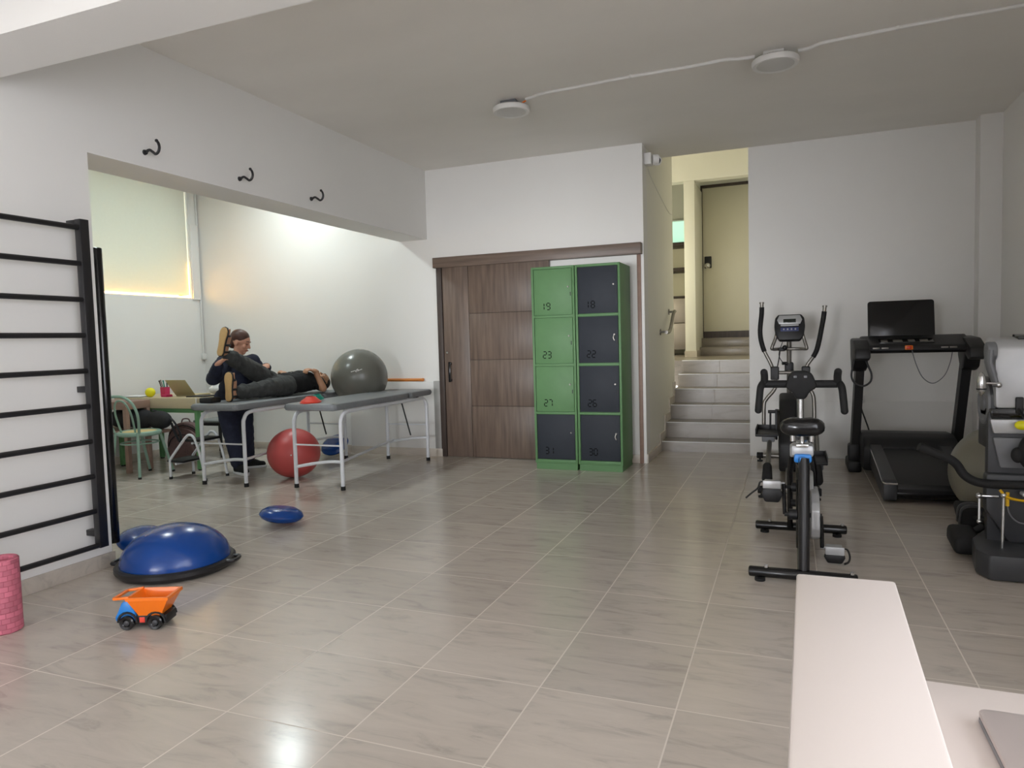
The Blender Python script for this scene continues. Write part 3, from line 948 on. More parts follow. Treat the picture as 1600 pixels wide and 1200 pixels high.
# ------------------------------------------------------------------ alcove: desk, chairs, bags
dk = thing('desk', 'desk with beige wooden top box on green steel legs below the blind', 'desk', (-6.23, 5.8, 0))
DX0, DX1, DY0, DY1, DZ = -6.82, -5.66, 5.50, 6.10, 0.752
obj('desk_top', MB().box(DX0, DX1, DY0, DY1, DZ - 0.11, DZ, 0.003), M['beige'], dk)
obj('edge_strip', MB().box(DX1 - 0.008, DX1 + 0.002, DY0 - 0.002, DY0 + 0.006, DZ - 0.11, DZ - 0.001), M['whitep'], dk)
obj('frame', MB().box(DX0 + 0.01, DX1 - 0.01, DY0 + 0.02, DY0 + 0.06, DZ - 0.155, DZ - 0.11, 0.003).box(DX0 + 0.01, DX1 - 0.01, DY1 - 0.06, DY1 - 0.02, DZ - 0.155, DZ - 0.11, 0.003)
    .box(DX0 + 0.01, DX0 + 0.05, DY0 + 0.06, DY1 - 0.06, DZ - 0.155, DZ - 0.11, 0.003).box(DX1 - 0.05, DX1 - 0.01, DY0 + 0.06, DY1 - 0.06, DZ - 0.155, DZ - 0.11, 0.003), M['green_d'], dk)
for x in (DX0 + 0.03, DX1 - 0.03):
    for y in (DY0 + 0.04, DY1 - 0.04):
        l = obj('leg', MB().box(x - 0.022, x + 0.022, y - 0.022, y + 0.022, 0.012, DZ - 0.112, 0.003), M['green_d'], dk)
        obj('foot', MB().cyl((x, y, 0), (x, y, 0.014), 0.022, n=14), M['rubber'], l)
# low rosy wooden side table with a shelf
sd = thing('side_table', 'rosy brown wooden side table behind the mint chair, black bag on its shelf', 'side table', (-6.58, 5.34, 0))
obj('table_top', MB().box(-6.90, -6.285, 5.19, 5.49, 0.655, 0.735, 0.004), M['pinkwood'], sd)
obj('shelf', MB().box(-6.88, -6.29, 5.20, 5.49, 0.40, 0.43, 0.004).box(-6.30, -6.02, 5.385, 5.49, 0.40, 0.43, 0.004), M['pinkwood'], sd)
for x in (-6.875, -6.31):
    for y in (5.215, 5.465):
        obj('leg', MB().box(x - 0.024, x + 0.024, y - 0.022, y + 0.022, 0, 0.657, 0.004), M['pinkwood'], sd)
bg_ = thing('duffel_bag', 'black nylon bag on the side table shelf, its strap hanging down', 'bag', (-6.35, 5.43, 0.43))
bm_ = MB().ell((-6.60, 5.42, 0.537), (0.20, 0.085, 0.105)).ell((-6.36, 5.42, 0.540), (0.21, 0.085, 0.108)).ell((-6.10, 5.43, 0.530), (0.16, 0.080, 0.098))
blob('bag_body', bm_, M['bagblack'], bg_, 0.014, 8)
obj('strap', MB().tube(spl([(-6.18, 5.42, 0.635), (-6.05, 5.43, 0.60), (-5.93, 5.44, 0.53), (-5.86, 5.46, 0.40), (-5.87, 5.47, 0.30), (-5.92, 5.46, 0.38), (-5.95, 5.44, 0.50)]), 0.016, 8, flat=(1.0, 0.35)), M['bagblack'], bg_)

# mint bentwood-style chair
cx, cy = -6.075, 5.16
mc = thing('side_chair', 'mint green tube chair with hooped back and cane seat near the alcove desk', 'chair', (cx, cy, 0))
obj('seat', MB().lathe([(0.0, 0.452), (0.15, 0.450), (0.172, 0.444)], (cx, cy, 0), 40), M['cane'], mc)
obj('seat_ring', MB().lathe([(0.168, 0.448), (0.185, 0.455), (0.203, 0.445), (0.205, 0.425), (0.190, 0.410), (0.165, 0.415)], (cx, cy, 0), 40), M['mint'], mc)
A = Vector((-5.905, 4.99, 0.0))
Bv = Vector((-6.235, 4.945, 0.0))
ra, rb_ = Vector((-5.935, 5.02, 0.45)), Vector((-6.20, 4.995, 0.45))
for foot, topp in ((A, ra), (Bv, rb_)):
    l = obj('leg', MB().tube([foot + Vector((0, 0, 0.012)), foot.lerp(topp, 0.55) + Vector((0, 0, 0.0)), topp], 0.014, 10), M['mint'], mc)
    obj('foot_cap', MB().cyl(foot, foot + Vector((0, 0, 0.02)), 0.016, n=12), M['rubber'], l)
for foot, topp in ((Vector((-5.935, 5.42, 0)), Vector((-5.96, 5.30, 0.43))), (Vector((-6.225, 5.39, 0)), Vector((-6.20, 5.28, 0.43)))):
    l = obj('leg', MB().tube([foot + Vector((0, 0, 0.012)), foot.lerp(topp, 0.5), topp], 0.014, 10), M['mint'], mc)
    obj('foot_cap', MB().cyl(foot, foot + Vector((0, 0, 0.02)), 0.016, n=12), M['rubber'], l)
obj('leg_ring', MB().tube([(cx + 0.165 * math.cos(2 * PI * k / 28), cy + 0.175 * math.sin(2 * PI * k / 28), 0.335) for k in range(28)], 0.008, 8, closed=True), M['mint'], mc)


def hoop(w0, w1, zt, yb):
    m0 = (ra + rb_) / 2
    dx = (ra - rb_).normalized()
    pts = []
    for s, z in ((1, 0.45), (1, 0.60), (0.96, 0.70), (0.75, zt - 0.045), (0.4, zt - 0.008), (0, zt), (-0.4, zt - 0.008), (-0.75, zt - 0.045), (-0.96, 0.70), (-1, 0.60), (-1, 0.45)):
        if z == 0.70:
            z = zt - 0.11
        if z == 0.60:
            z = 0.45 + (zt - 0.45) * 0.42
        w = w0 if z < 0.5 else w1
        pts.append(m0 + dx * (s * w) + Vector((0, -0.10 * (z - 0.45) / 0.4 + yb, z - 0.45)))
    return spl(pts, 5)


obj('back_hoop', MB().tube(hoop(0.150, 0.190, 0.815, 0), 0.0135, 10), M['mint'], mc)
obj('inner_hoop', MB().tube(hoop(0.085, 0.095, 0.770, 0.02), 0.0095, 8), M['mint'], mc)

# black-framed chair with grey seat between desk and far wall
gx, gy = -6.30, 6.46
gcx = thing('desk_chair', 'black legged chair with pale grey seat and back behind the desk', 'chair', (gx, gy, 0))
obj('seat', MB().box(gx - 0.21, gx + 0.21, gy - 0.20, gy + 0.20, 0.395, 0.425, 0.01), M['greyseat'], gcx)
obj('seat_frame', MB().box(gx - 0.215, gx + 0.215, gy - 0.205, gy + 0.205, 0.365, 0.394, 0.004), M['black'], gcx)
for sx in (-1, 1):
    for sy in (-1, 1):
        obj('leg', MB().cyl((gx + sx * 0.205, gy + sy * 0.20, 0), (gx + sx * 0.185, gy + sy * 0.18, 0.37), 0.013, n=10), M['black'], gcx)
    obj('back_post', MB().cyl((gx + sx * 0.18, gy + 0.195, 0.38), (gx + sx * 0.18, gy + 0.235, 0.80), 0.011, n=10), M['black'], gcx)
obj('backrest', MB().obox((gx, gy + 0.215, 0.70), (0.40, 0.025, 0.28), Euler((-0.09, 0, 0)).to_matrix(), 0.012), M['greyseat'], gcx)

# maroon backpack on the floor under the desk
bk = thing('backpack', 'maroon backpack standing on the floor under the desk', 'backpack', (-6.49, 6.11, 0))
kx, ky = -6.49, 6.11
vx, vy = Vector((0.93, 0.37, 0)), Vector((-0.37, 0.93, 0))
KM = Matrix(((vx.x, vx.y * 0, vy.x, kx), (vx.y, 0, vy.y, ky), (0, 1, 0, 0), (0, 0, 0, 1)))


def arch(w, h, n=10):
    return [(-w, 0.0)] + [(-w * math.cos(PI * k / n), (h - w * 0.9) + w * 0.9 * math.sin(PI * k / n)) for k in range(n + 1)] + [(w, 0.0)]


def karch(w, h, d0, d1, z=0.0, b=0.02):
    mt = KM @ Matrix.Translation((0, z, d0))
    return MB().prism(arch(w, h), mt, d1 - d0, b)


obj('bag_body', karch(0.185, 0.42, -0.02, 0.11), M['maroon'], bk)
obj('front_pocket', karch(0.172, 0.345, -0.075, -0.02, 0.01), M['maroon'], bk)
obj('small_pocket', karch(0.145, 0.235, -0.115, -0.075, 0.015), M['maroon'], bk)
for w, h, dd in ((0.176, 0.385, -0.024), (0.150, 0.285, -0.079)):
    obj('zip', MB().tube([KM @ Vector((p[0], p[1], dd)) for p in arch(w, h)[1:-1]], 0.005, 6), M['blackp'], bk)
obj('top_loop', MB().tube(spl([KM @ Vector(p) for p in ((-0.05, 0.41, 0.05), (-0.03, 0.45, 0.05), (0.03, 0.45, 0.05), (0.05, 0.41, 0.05))]), 0.008, 8), M['maroon'], bk)

# things on the desk
tag(obj('massage_ball', MB().ell((-6.40, 5.60, DZ + 0.051), 0.051, None, 28, 18), M['yellow'], origin=(-6.40, 5.60, DZ)), 'bright yellow ball on the front edge of the desk', 'ball')
cup = thing('pen_cup', 'square magenta pen cup on the desk behind the yellow ball', 'cup', (-6.34, 5.74, DZ))
cm = MB()
q = [(-0.032, -0.032), (0.032, -0.032), (0.032, 0.032), (-0.032, 0.032)]
o3 = Vector((-6.34, 5.74, DZ))
cm.rings([[o3 + Vector((a, b, 0)) for a, b in q], [o3 + Vector((a * 1.05, b * 1.05, 0.098)) for a, b in q], [o3 + Vector((a * 0.95, b * 0.95, 0.098)) for a, b in q], [o3 + Vector((a * 0.9, b * 0.9, 0.01)) for a, b in q]])
obj('cup_body', cm, M['mag'], cup)
for i, (a, b, c, d, ln, m, lb) in enumerate(((-0.02, 0.0, -0.10, 0.02, 0.17, 'brow', 'dark pen leaning far left out of the magenta cup'), (-0.01, 0.015, -0.055, 0.0, 0.165, 'steel', 'grey pen in the magenta cup'),
                                          (0.01, 0.0, -0.02, 0.0, 0.155, 'teal', 'greenish pen upright in the magenta cup'), (0.02, 0.01, 0.02, 0.01, 0.15, 'blackp', 'black pen leaning right in the magenta cup'))):
    p0 = o3 + Vector((a, b, 0.012))
    dv = Vector((c - a, d - b, 0.15)).normalized()
    tag(obj('pen', MB().cyl(p0, p0 + dv * ln, 0.006, n=8).ell(p0 + dv * ln, 0.009, None, 10, 8), M[m], origin=p0), lb, 'pen', 'pens in the cup')
tag(obj('card_holder', MB().obox((-6.36, 5.97, DZ + 0.05), (0.13, 0.02, 0.10), None, 0.003), M['lilac'], origin=(-6.36, 5.97, DZ)), 'lilac card block standing on the desk left of the laptop', 'card block')
tag(obj('sticky_notes', MB().box(-6.25, -6.17, 5.60, 5.68, DZ, DZ + 0.025, 0.003), M['mag'], origin=(-6.21, 5.64, DZ)), 'small magenta block on the desk before the lilac card block', 'note block')
nb = thing('notebook', 'thin white notebook with dark cover at the left end of the desk', 'notebook', (-6.62, 5.62, DZ))
obj('cover', MB().box(-6.75, -6.50, 5.53, 5.71, DZ, DZ + 0.005, 0.001), M['blackp'], nb)
obj('pages', MB().box(-6.745, -6.505, 5.535, 5.705, DZ + 0.005, DZ + 0.014, 0.001), M['paper'], nb)
lp = thing('laptop', 'open khaki laptop seen from behind on the desk', 'laptop', (-6.06, 5.85, DZ))
obj('laptop_base', MB().box(-6.205, -5.925, 5.755, 5.97, DZ, DZ + 0.016, 0.005), M['laptop'], lp)
lr = Matrix.Rotation(math.radians(38), 3, 'X')
obj('lid', MB().obox(Vector((-6.065, 5.752, DZ + 0.014)) + lr @ Vector((0, 0, 0.105)), (0.28, 0.007, 0.21), lr, 0.003), M['laptop'], lp)
tag(obj('folder', MB().box(-5.90, -5.68, 5.60, 5.82, DZ, DZ + 0.012, 0.003), M['blackp'], origin=(-5.79, 5.7, DZ)), 'black flat folder on the right end of the desk', 'folder')
pl = blob('paper_bag', MB().ell((-5.78, 5.97, DZ + 0.060), (0.11, 0.09, 0.055)).ell((-5.84, 5.96, DZ + 0.055), (0.07, 0.08, 0.050)).ell((-5.73, 5.99, DZ + 0.065), (0.06, 0.07, 0.06)).ell((-5.80, 5.94, DZ + 0.09), (0.05, 0.04, 0.045)), M['paper'], None, 0.008, 3, origin=(-5.83, 5.95, DZ))
tag(pl, 'crumpled white paper bag on the right end of the desk', 'bag')

# two-step stool with white tube frame
sx0 = thing('step_stool', 'white tube two-step stool with black treads beside the massage table', 'step stool', (-5.38, 5.24, 0))
for y in (5.08, 5.36):
    fr_ = obj('side_frame', MB().tube(spl([(-5.60, y, 0.012), (-5.60, y, 0.08), (-5.60, y, 0.175), (-5.575, y, 0.215), (-5.47, y, 0.325), (-5.385, y, 0.412), (-5.345, y, 0.436), (-5.295, y, 0.425), (-5.255, y, 0.36), (-5.20, y, 0.19), (-5.165, y, 0.012)], 5), 0.0125, 10), M['whitem'], sx0)
    for x in (-5.60, -5.165):
        obj('rubber_foot', MB().cyl((x, y, 0), (x, y, 0.024), 0.017, n=12), M['rubber'], fr_)
obj('upper_tread', MB().box(-5.40, -5.225, 5.08, 5.36, 0.372, 0.395, 0.006), M['rubber'], sx0)
obj('lower_tread', MB().box(-5.64, -5.43, 5.08, 5.36, 0.163, 0.186, 0.006), M['rubber'], sx0)
for tx, tz in ((-5.53, 0.150), (-5.31, 0.358)):
    obj('tread_bar', MB().cyl((tx, 5.08, tz), (tx, 5.36, tz), 0.011, n=8), M['whitem'], sx0)
# ------------------------------------------------------------------ people
def head(mb, c, f, u, s=1.0):
    """skull, jaw, brow, nose, lips, chin, cheeks and ears added to a body mesh"""
    f = Vector(f).normalized()
    u = (Vector(u) - f * Vector(u).dot(f)).normalized()
    r = f.cross(u)
    c = Vector(c)
    R3 = Matrix((r, f, u)).transposed()

    def P(a, b, d):
        return c + (r * a + f * b + u * d) * s
    mb.ell(P(0, -0.004, 0.022), (0.073 * s, 0.092 * s, 0.084 * s), R3)
    mb.ell(P(0, 0.028, -0.045), (0.054 * s, 0.058 * s, 0.060 * s), R3)
    mb.ell(P(0, 0.060, -0.088), (0.024 * s, 0.022 * s, 0.020 * s), R3)
    mb.ell(P(0, 0.078, 0.022), (0.046 * s, 0.012 * s, 0.012 * s), R3)
    for a in (-1, 1):
        mb.ell(P(a * 0.034, 0.062, -0.028), (0.022 * s, 0.022 * s, 0.022 * s), R3)
        mb.ell(P(a * 0.074, -0.006, -0.012), (0.009 * s, 0.019 * s, 0.031 * s), R3)
    mb.cap(P(0, 0.086, 0.008), P(0, 0.104, -0.026), 0.008 * s, 0.0115 * s, 10)
    for a in (-1, 1):
        mb.ell(P(a * 0.011, 0.094, -0.030), 0.0075 * s, None, 10, 8)
    mb.ell(P(0, 0.084, -0.056), (0.022 * s, 0.011 * s, 0.006 * s), R3, 12, 8)
    mb.ell(P(0, 0.082, -0.066), (0.019 * s, 0.011 * s, 0.006 * s), R3, 12, 8)
    return P, R3


def face_parts(parent, P, R3, s, closed):
    for a in (-1, 1):
        obj('eyebrow', MB().tube(spl([P(a * 0.014, 0.089, 0.024), P(a * 0.030, 0.087, 0.030), P(a * 0.046, 0.074, 0.025)]), 0.0032 * s, 6), M['brow'], parent)
        if closed:
            obj('closed_eye', MB().tube(spl([P(a * 0.016, 0.084, 0.004), P(a * 0.030, 0.084, -0.001), P(a * 0.044, 0.073, 0.004)]), 0.0022 * s, 6), M['brow'], parent)
        else:
            e = obj('eye', MB().ell(P(a * 0.030, 0.074, 0.004), (0.013 * s, 0.010 * s, 0.007 * s), R3, 14, 10), M['eyew'], parent)
            obj('iris', MB().ell(P(a * 0.030, 0.0815, 0.003), (0.0055 * s, 0.004 * s, 0.0055 * s), R3, 10, 8), M['brow'], e)
    obj('lips', MB().tube(spl([P(-0.022, 0.082, -0.060), P(-0.008, 0.0955, -0.058), P(0, 0.0965, -0.060), P(0.008, 0.0955, -0.058), P(0.022, 0.082, -0.060)]), 0.0042 * s, 6), M['lip'], parent)


def hand(mb, w, d, nrm, thumb, curl=0.5, s=1.0):
    """palm, four fingers of different length with bent knuckles, thumb from the side of the palm
    d: from wrist to knuckles, nrm: out of the palm, thumb: side the thumb sits on"""
    w, d = Vector(w), Vector(d).normalized()
    nrm = (Vector(nrm) - d * Vector(nrm).dot(d)).normalized()
    side = d.cross(nrm)
    if side.dot(Vector(thumb)) < 0:
        side = -side
    R3 = Matrix((side, d, nrm)).transposed()
    mb.obox(w + d * 0.045 * s, (0.074 * s, 0.085 * s, 0.026 * s), R3, 0.011 * s, 2)
    mb.cap(w - d * 0.02 * s, w + d * 0.02 * s, 0.024 * s, 0.026 * s, 12)
    for i, (o, L) in enumerate(((0.027, 0.070), (0.009, 0.078), (-0.010, 0.073), (-0.028, 0.058))):
        k = w + (d * 0.085 + side * o) * s
        c1 = curl * (0.75 + 0.12 * i)
        d1 = (d * math.cos(c1) + nrm * math.sin(c1) + side * (o * 1.5)).normalized()
        k2 = k + d1 * L * 0.45 * s
        c2 = c1 + curl * 0.9
        d2 = d * math.cos(c2) + nrm * math.sin(c2)
        k3 = k2 + d2 * L * 0.32 * s
        c3 = c2 + curl * 0.6
        d3 = d * math.cos(c3) + nrm * math.sin(c3)
        k4 = k3 + d3 * L * 0.24 * s
        mb.cap(k, k2, 0.0092 * s, 0.0086 * s, 10)
        mb.cap(k2, k3, 0.0086 * s, 0.0080 * s, 10)
        mb.cap(k3, k4, 0.0080 * s, 0.0070 * s, 10)
    t0 = w + (d * 0.022 + side * 0.030) * s
    t1 = t0 + (d * 0.55 + side * 0.70 + nrm * 0.35).normalized() * 0.036 * s
    t2 = t1 + (d * 0.85 + side * 0.25 + nrm * 0.5).normalized() * 0.030 * s
    mb.cap(t0, t1, 0.0125 * s, 0.0100 * s, 10)
    mb.cap(t1, t2, 0.0100 * s, 0.0080 * s, 10)


def V(*a):
    return Vector(a)


# ---- the therapist in navy, standing behind the far table and holding the raised leg
F = V(0.95, -0.31, 0)
Rt = V(-0.31, -0.95, 0)
pel = V(-5.245, 5.58, 0.745)
che = V(-5.205, 5.62, 0.985)
nek = V(-5.195, 5.610, 1.145)
hc = V(-5.165, 5.625, 1.312)
hf = V(0.90, 0.34, -0.34)
sR, sL = V(-5.250, 5.475, 1.105), V(-5.150, 5.765, 1.110)
eR, wR = V(-5.225, 5.315, 0.965), V(-5.035, 5.185, 1.110)
eL, wL = V(-5.085, 5.850, 0.905), V(-4.935, 5.725, 1.065)
hpR, hpL = pel + Rt * 0.085, pel - Rt * 0.085
kR, aR = V(-5.225, 5.51, 0.42), V(-5.125, 5.470, 0.085)
kL, aL = V(-5.215, 5.69, 0.41), V(-5.255, 5.745, 0.085)
th = thing('person', 'woman in navy clothes standing between the tables and wall, holding up a leg', 'person', (-5.24, 5.6, 0))
b = MB()
P, R3 = head(b, hc, hf, (0.15, 0.1, 1), 1.04)
b.cap(nek, hc - V(0.01, 0.01, 0.04), 0.050, 0.046)
b.cap(pel, che, 0.105, 0.115)
b.cap(sR, sL, 0.055, 0.055)
b.cap(che, nek, 0.11, 0.055)
for sh_, el_, wr_ in ((sR, eR, wR), (sL, eL, wL)):
    b.cap(sh_, el_, 0.046, 0.036)
    b.cap(el_, wr_, 0.036, 0.024)
for hp_, kn_, an_ in ((hpR, kR, aR), (hpL, kL, aL)):
    b.cap(hp_, kn_, 0.078, 0.050)
    b.cap(kn_, an_, 0.048, 0.034)
hand(b, wR, V(0.75, 0.25, 0.55), V(0.45, 0.55, -0.4), V(-0.3, -0.2, 1), 0.55, 0.95)
hand(b, wL, V(0.55, -0.75, 0.15), V(0.3, -0.1, -1), V(0, -1, 0), 0.55, 0.95)
body = blob('body', b, M['skin'], th, 0.0065, 3)
face_parts(th, P, R3, 1.04, True)
hb = MB()
hb.ell(P(0, -0.015, 0.043), (0.0845, 0.096, 0.083), R3)
hb.ell(P(0, -0.060, -0.025), (0.062, 0.052, 0.062), R3)
hb.ell(P(0, -0.108, -0.030), (0.030, 0.028, 0.034), R3)
blob('hair', hb, M['hair'], th, 0.007, 3)
c = MB()
c.cap(pel - V(0, 0, 0.06), che, 0.150, 0.140)
c.cap(pel + Rt * 0.05 - V(0, 0, 0.08), che + Rt * 0.06, 0.130, 0.110)
c.cap(pel - Rt * 0.05 - V(0, 0, 0.08), che - Rt * 0.06, 0.130, 0.110)
c.cap(che, nek - V(0, 0, 0.03), 0.125, 0.075)
c.cap(sR, sL, 0.070, 0.070)
for sh_, el_, wr_ in ((sR, eR, wR), (sL, eL, wL)):
    c.cap(sh_, el_, 0.082, 0.074)
    c.cap(el_, el_.lerp(wr_, 0.86), 0.074, 0.050)
c.tube([nek + V(0.052 * math.cos(a), 0.052 * math.sin(a), 0.004 + 0.012 * math.cos(a + 2.6)) for a in [2 * PI * k / 20 for k in range(20)]], 0.016, 8, closed=True)
top = blob('tunic', c, M['navy'], th, 0.010, 4, folds=0.007)
bp_ = che - Rt * 0.075 + F * 0.118 + V(0, 0, 0.085)
obj('name_badge', MB().obox(bp_, (0.012, 0.055, 0.016), Matrix.Rotation(math.atan2(F.y, F.x), 3, 'Z'), 0.003), M['whitep'], top)
c = MB()
c.cap(pel + Rt * 0.06, pel - Rt * 0.06, 0.125, 0.125)
for hp_, kn_, an_ in ((hpR, kR, aR), (hpL, kL, aL)):
    c.cap(hp_, kn_, 0.112, 0.086)
    c.cap(kn_, an_ + V(0, 0, 0.03), 0.086, 0.070)
blob('trousers', c, M['navy'], th, 0.010, 4, folds=0.008)
for an_, dd in ((aR, V(0.80, -0.30, 0)), (aL, V(0.78, 0.62, 0))):
    dd = dd.normalized()
    a0 = V(an_.x, an_.y, 0)
    rt_ = V(dd.y, -dd.x, 0)
    s_ = MB()
    s_.ell(a0 - dd * 0.015 + V(0, 0, 0.060), (0.044, 0.044, 0.045))
    s_.cap(a0 - dd * 0.02 + V(0, 0, 0.050), a0 + dd * 0.145 + V(0, 0, 0.038), 0.042, 0.032)
    s_.cap(a0 + V(0, 0, 0.085), a0 + dd * 0.09 + V(0, 0, 0.05), 0.038, 0.036)
    shoe = blob('shoe', s_, M['blackcloth'], th, 0.007, 3)
    ol = [(-0.075, 0), (-0.066, 0.026), (-0.04, 0.038), (0.02, 0.036), (0.09, 0.045), (0.14, 0.042), (0.175, 0.024), (0.188, 0)]
    ol = ol + [(x, -y) for x, y in reversed(ol[1:-1])]
    mt = Matrix(((dd.x, rt_.x, 0, a0.x), (dd.y, rt_.y, 0, a0.y), (0, 0, 1, 0.001), (0, 0, 0, 1)))
    obj('sole', MB().prism(ol, mt, 0.026, 0.007), M['sole'], shoe)

# ---- the person in black and charcoal lying on the table, one leg raised
lie = thing('person', 'person in black top and charcoal trousers lying on a massage table, leg raised', 'person', (-4.83, 5.85, TZ))
hp2a, hp2b = V(-4.735, 5.765, 0.862), V(-4.880, 5.775, 0.875)
kn_a, an_a = V(-4.755, 5.455, 0.850), V(-4.815, 5.165, 0.835)
kn_b, an_b = V(-4.905, 5.485, 1.035), V(-4.962, 5.232, 1.180)
pl2 = V(-4.805, 5.80, 0.870)
ch2 = V(-4.79, 6.055, 0.882)
nk2 = V(-4.785, 6.235, 0.870)
hd2 = V(-4.755, 6.372, 0.868)
sA, eA, wA = V(-4.655, 6.180, 0.866), V(-4.575, 6.150, 0.806), V(-4.635, 6.115, 0.985)
sB, eB, wB = V(-4.925, 6.185, 0.868), V(-5.030, 6.015, 0.83), V(-4.910, 5.900, 0.985)
b = MB()
P2, R32 = head(b, hd2, (0.16, -0.10, 1), (0.05, 1, 0.02), 0.92)
b.cap(nk2, hd2 - V(0, 0.05, 0.0), 0.050, 0.048)
b.cap(pl2, ch2, 0.092, 0.092)
b.cap(ch2, nk2, 0.085, 0.05)
b.cap(sA, sB, 0.052, 0.052)
b.cap(sA, eA, 0.046, 0.040)
b.cap(eA, wA, 0.041, 0.026)
b.cap(sB, eB, 0.046, 0.038)
b.cap(eB, wB, 0.038, 0.025)
hand(b, wA, V(-0.35, -0.80, 0.30), V(-0.3, -0.1, -1), V(0.2, 1, 0.2), 0.75, 0.95)
hand(b, wB, V(0.78, -0.45, 0.05), V(0, 0, -1), V(0, 1, 0), 0.35, 0.95)
for hp_, kn_, an_ in ((hp2a, kn_a, an_a), (hp2b, kn_b, an_b)):
    b.cap(hp_, kn_, 0.074, 0.050)
    b.cap(kn_, an_, 0.048, 0.034)
# feet: (ankle, heel-to-toe direction, leg direction)
FT = []
for an_, toe, out in ((an_a, V(-0.05, 0.10, 1), V(-0.12, -1, 0.02)), (an_b, V(0.15, 0.16, 1), V(-0.12, -0.95, 0.20))):
    toe = toe.normalized()
    out = (out - toe * out.dot(toe)).normalized()
    sd_ = toe.cross(out)
    he = an_ + out * 0.045 + toe * (-0.030 if an_ is an_a else 0.040)
    b.cap(an_, he, 0.034, 0.032)
    b.cap(he, he + toe * 0.13 - out * 0.012, 0.032, 0.030)
    b.obox(he + toe * 0.145 + out * 0.006, (0.070, 0.075, 0.030), Matrix((sd_, toe, out)).transposed(), 0.012)
    for i in range(5):
        q0 = he + toe * 0.175 + out * 0.006 + sd_ * (0.029 - 0.0145 * i)
        b.cap(q0, q0 + toe * (0.034 - 0.005 * i), 0.0095 - 0.0007 * i, 0.0085 - 0.0007 * i, 8)
    FT.append((he, toe, out, sd_, an_))
blob('body', b, M['skin2'], lie, 0.0065, 3)
face_parts(lie, P2, R32, 0.92, False)
hb = MB().ell(P2(0, -0.024, 0.034), (0.0735, 0.078, 0.0775), R32).ell(P2(0, -0.045, 0.0), (0.062, 0.05, 0.055), R32)
blob('hair', hb, M['hair2'], lie, 0.007, 3)
c = MB()
c.cap(pl2 + V(0, 0.03, 0.01), ch2 + V(0, 0, 0.005), 0.108, 0.116)
for dx in (-0.055, 0.055):
    c.cap(pl2 + V(dx, 0.03, 0.0), ch2 + V(dx, 0.04, 0.0), 0.100, 0.108)
c.cap(ch2, nk2 - V(0, 0.05, 0), 0.112, 0.075)
c.cap(sA - V(0, 0.01, 0), sB - V(0, 0.01, 0), 0.076, 0.076)
c.cap(sA, sA.lerp(eA, 0.50), 0.070, 0.062)
c.cap(sB, sB.lerp(eB, 0.55), 0.070, 0.062)
tee = blob('tshirt', c, M['blackcloth'], lie, 0.010, 4, folds=0.006)
obj('neckline', MB().tube([nk2 + V(0.058 * math.cos(a), -0.028 - 0.02 * math.sin(a) , 0.058 * math.sin(a) + 0.008) for a in [2 * PI * k / 24 for k in range(24)]], 0.008, 8, closed=True), M['sole'], tee)
c = MB()
c.cap(hp2a, hp2b, 0.106, 0.106)
for hp_, kn_, an_ in ((hp2a, kn_a, an_a), (hp2b, kn_b, an_b)):
    k_ = 0.90 if an_ is an_a else 1.0
    c.cap(hp_, kn_, 0.104, 0.090 * k_)
    c.cap(kn_, kn_.lerp(an_, 0.90), 0.090 * k_, 0.070 * k_)
    for t, rr in ((0.35, 0.098), (0.75, 0.092)):
        q = hp_.lerp(kn_, t)
        c.ell(q + V(0, 0, 0.012), (rr * 0.95, 0.022, rr * 0.95))
    for t in (0.3, 0.75):
        q = kn_.lerp(an_, t)
        c.ell(q + V(0, 0, 0.006), (0.090 * k_ - 0.012 * t, 0.018, 0.092 * k_ - 0.012 * t))
jean = blob('trousers', c, M['char'], lie, 0.008, 3, folds=0.009)
obj('trouser_button', MB().cyl(pl2 + V(0.03, 0.10, 0.112), pl2 + V(0.032, 0.10, 0.120), 0.008, n=12), M['steel'], jean)
fo = [(-0.052, 0), (-0.046, 0.028), (-0.02, 0.041), (0.04, 0.038), (0.10, 0.042), (0.15, 0.051), (0.185, 0.049), (0.212, 0.031), (0.220, 0)]
fo = fo + [(x, -y) for x, y in reversed(fo[1:-1])]
for he, toe, out, sd_, an_ in FT:
    o0 = he + out * 0.036
    mt = Matrix(((toe.x, sd_.x, out.x, o0.x), (toe.y, sd_.y, out.y, o0.y), (toe.z, sd_.z, out.z, o0.z), (0, 0, 0, 1)))
    sn = obj('sandal', MB().prism(fo, mt, 0.016, 0.005), M['tan'], lie)
    rim = [mt @ V(x, y, -0.001) for x, y in fo]
    obj('footbed', MB().tube(rim, 0.008, 6, closed=True), M['blackp'], sn)
    for xs, hgt in ((0.14, 0.062), (0.055, 0.082), (-0.01, 0.095)):
        w_ = 0.046
        arc = [he + toe * (xs + 0.01 * math.sin(k * PI / 8)) + sd_ * (w_ * math.cos(k * PI / 8)) + out * (0.034 - hgt * math.sin(k * PI / 8)) for k in range(9)]
        obj('strap', MB().tube(arc, 0.010, 8, flat=(0.4, 1.0)), M['blackp'], sn)
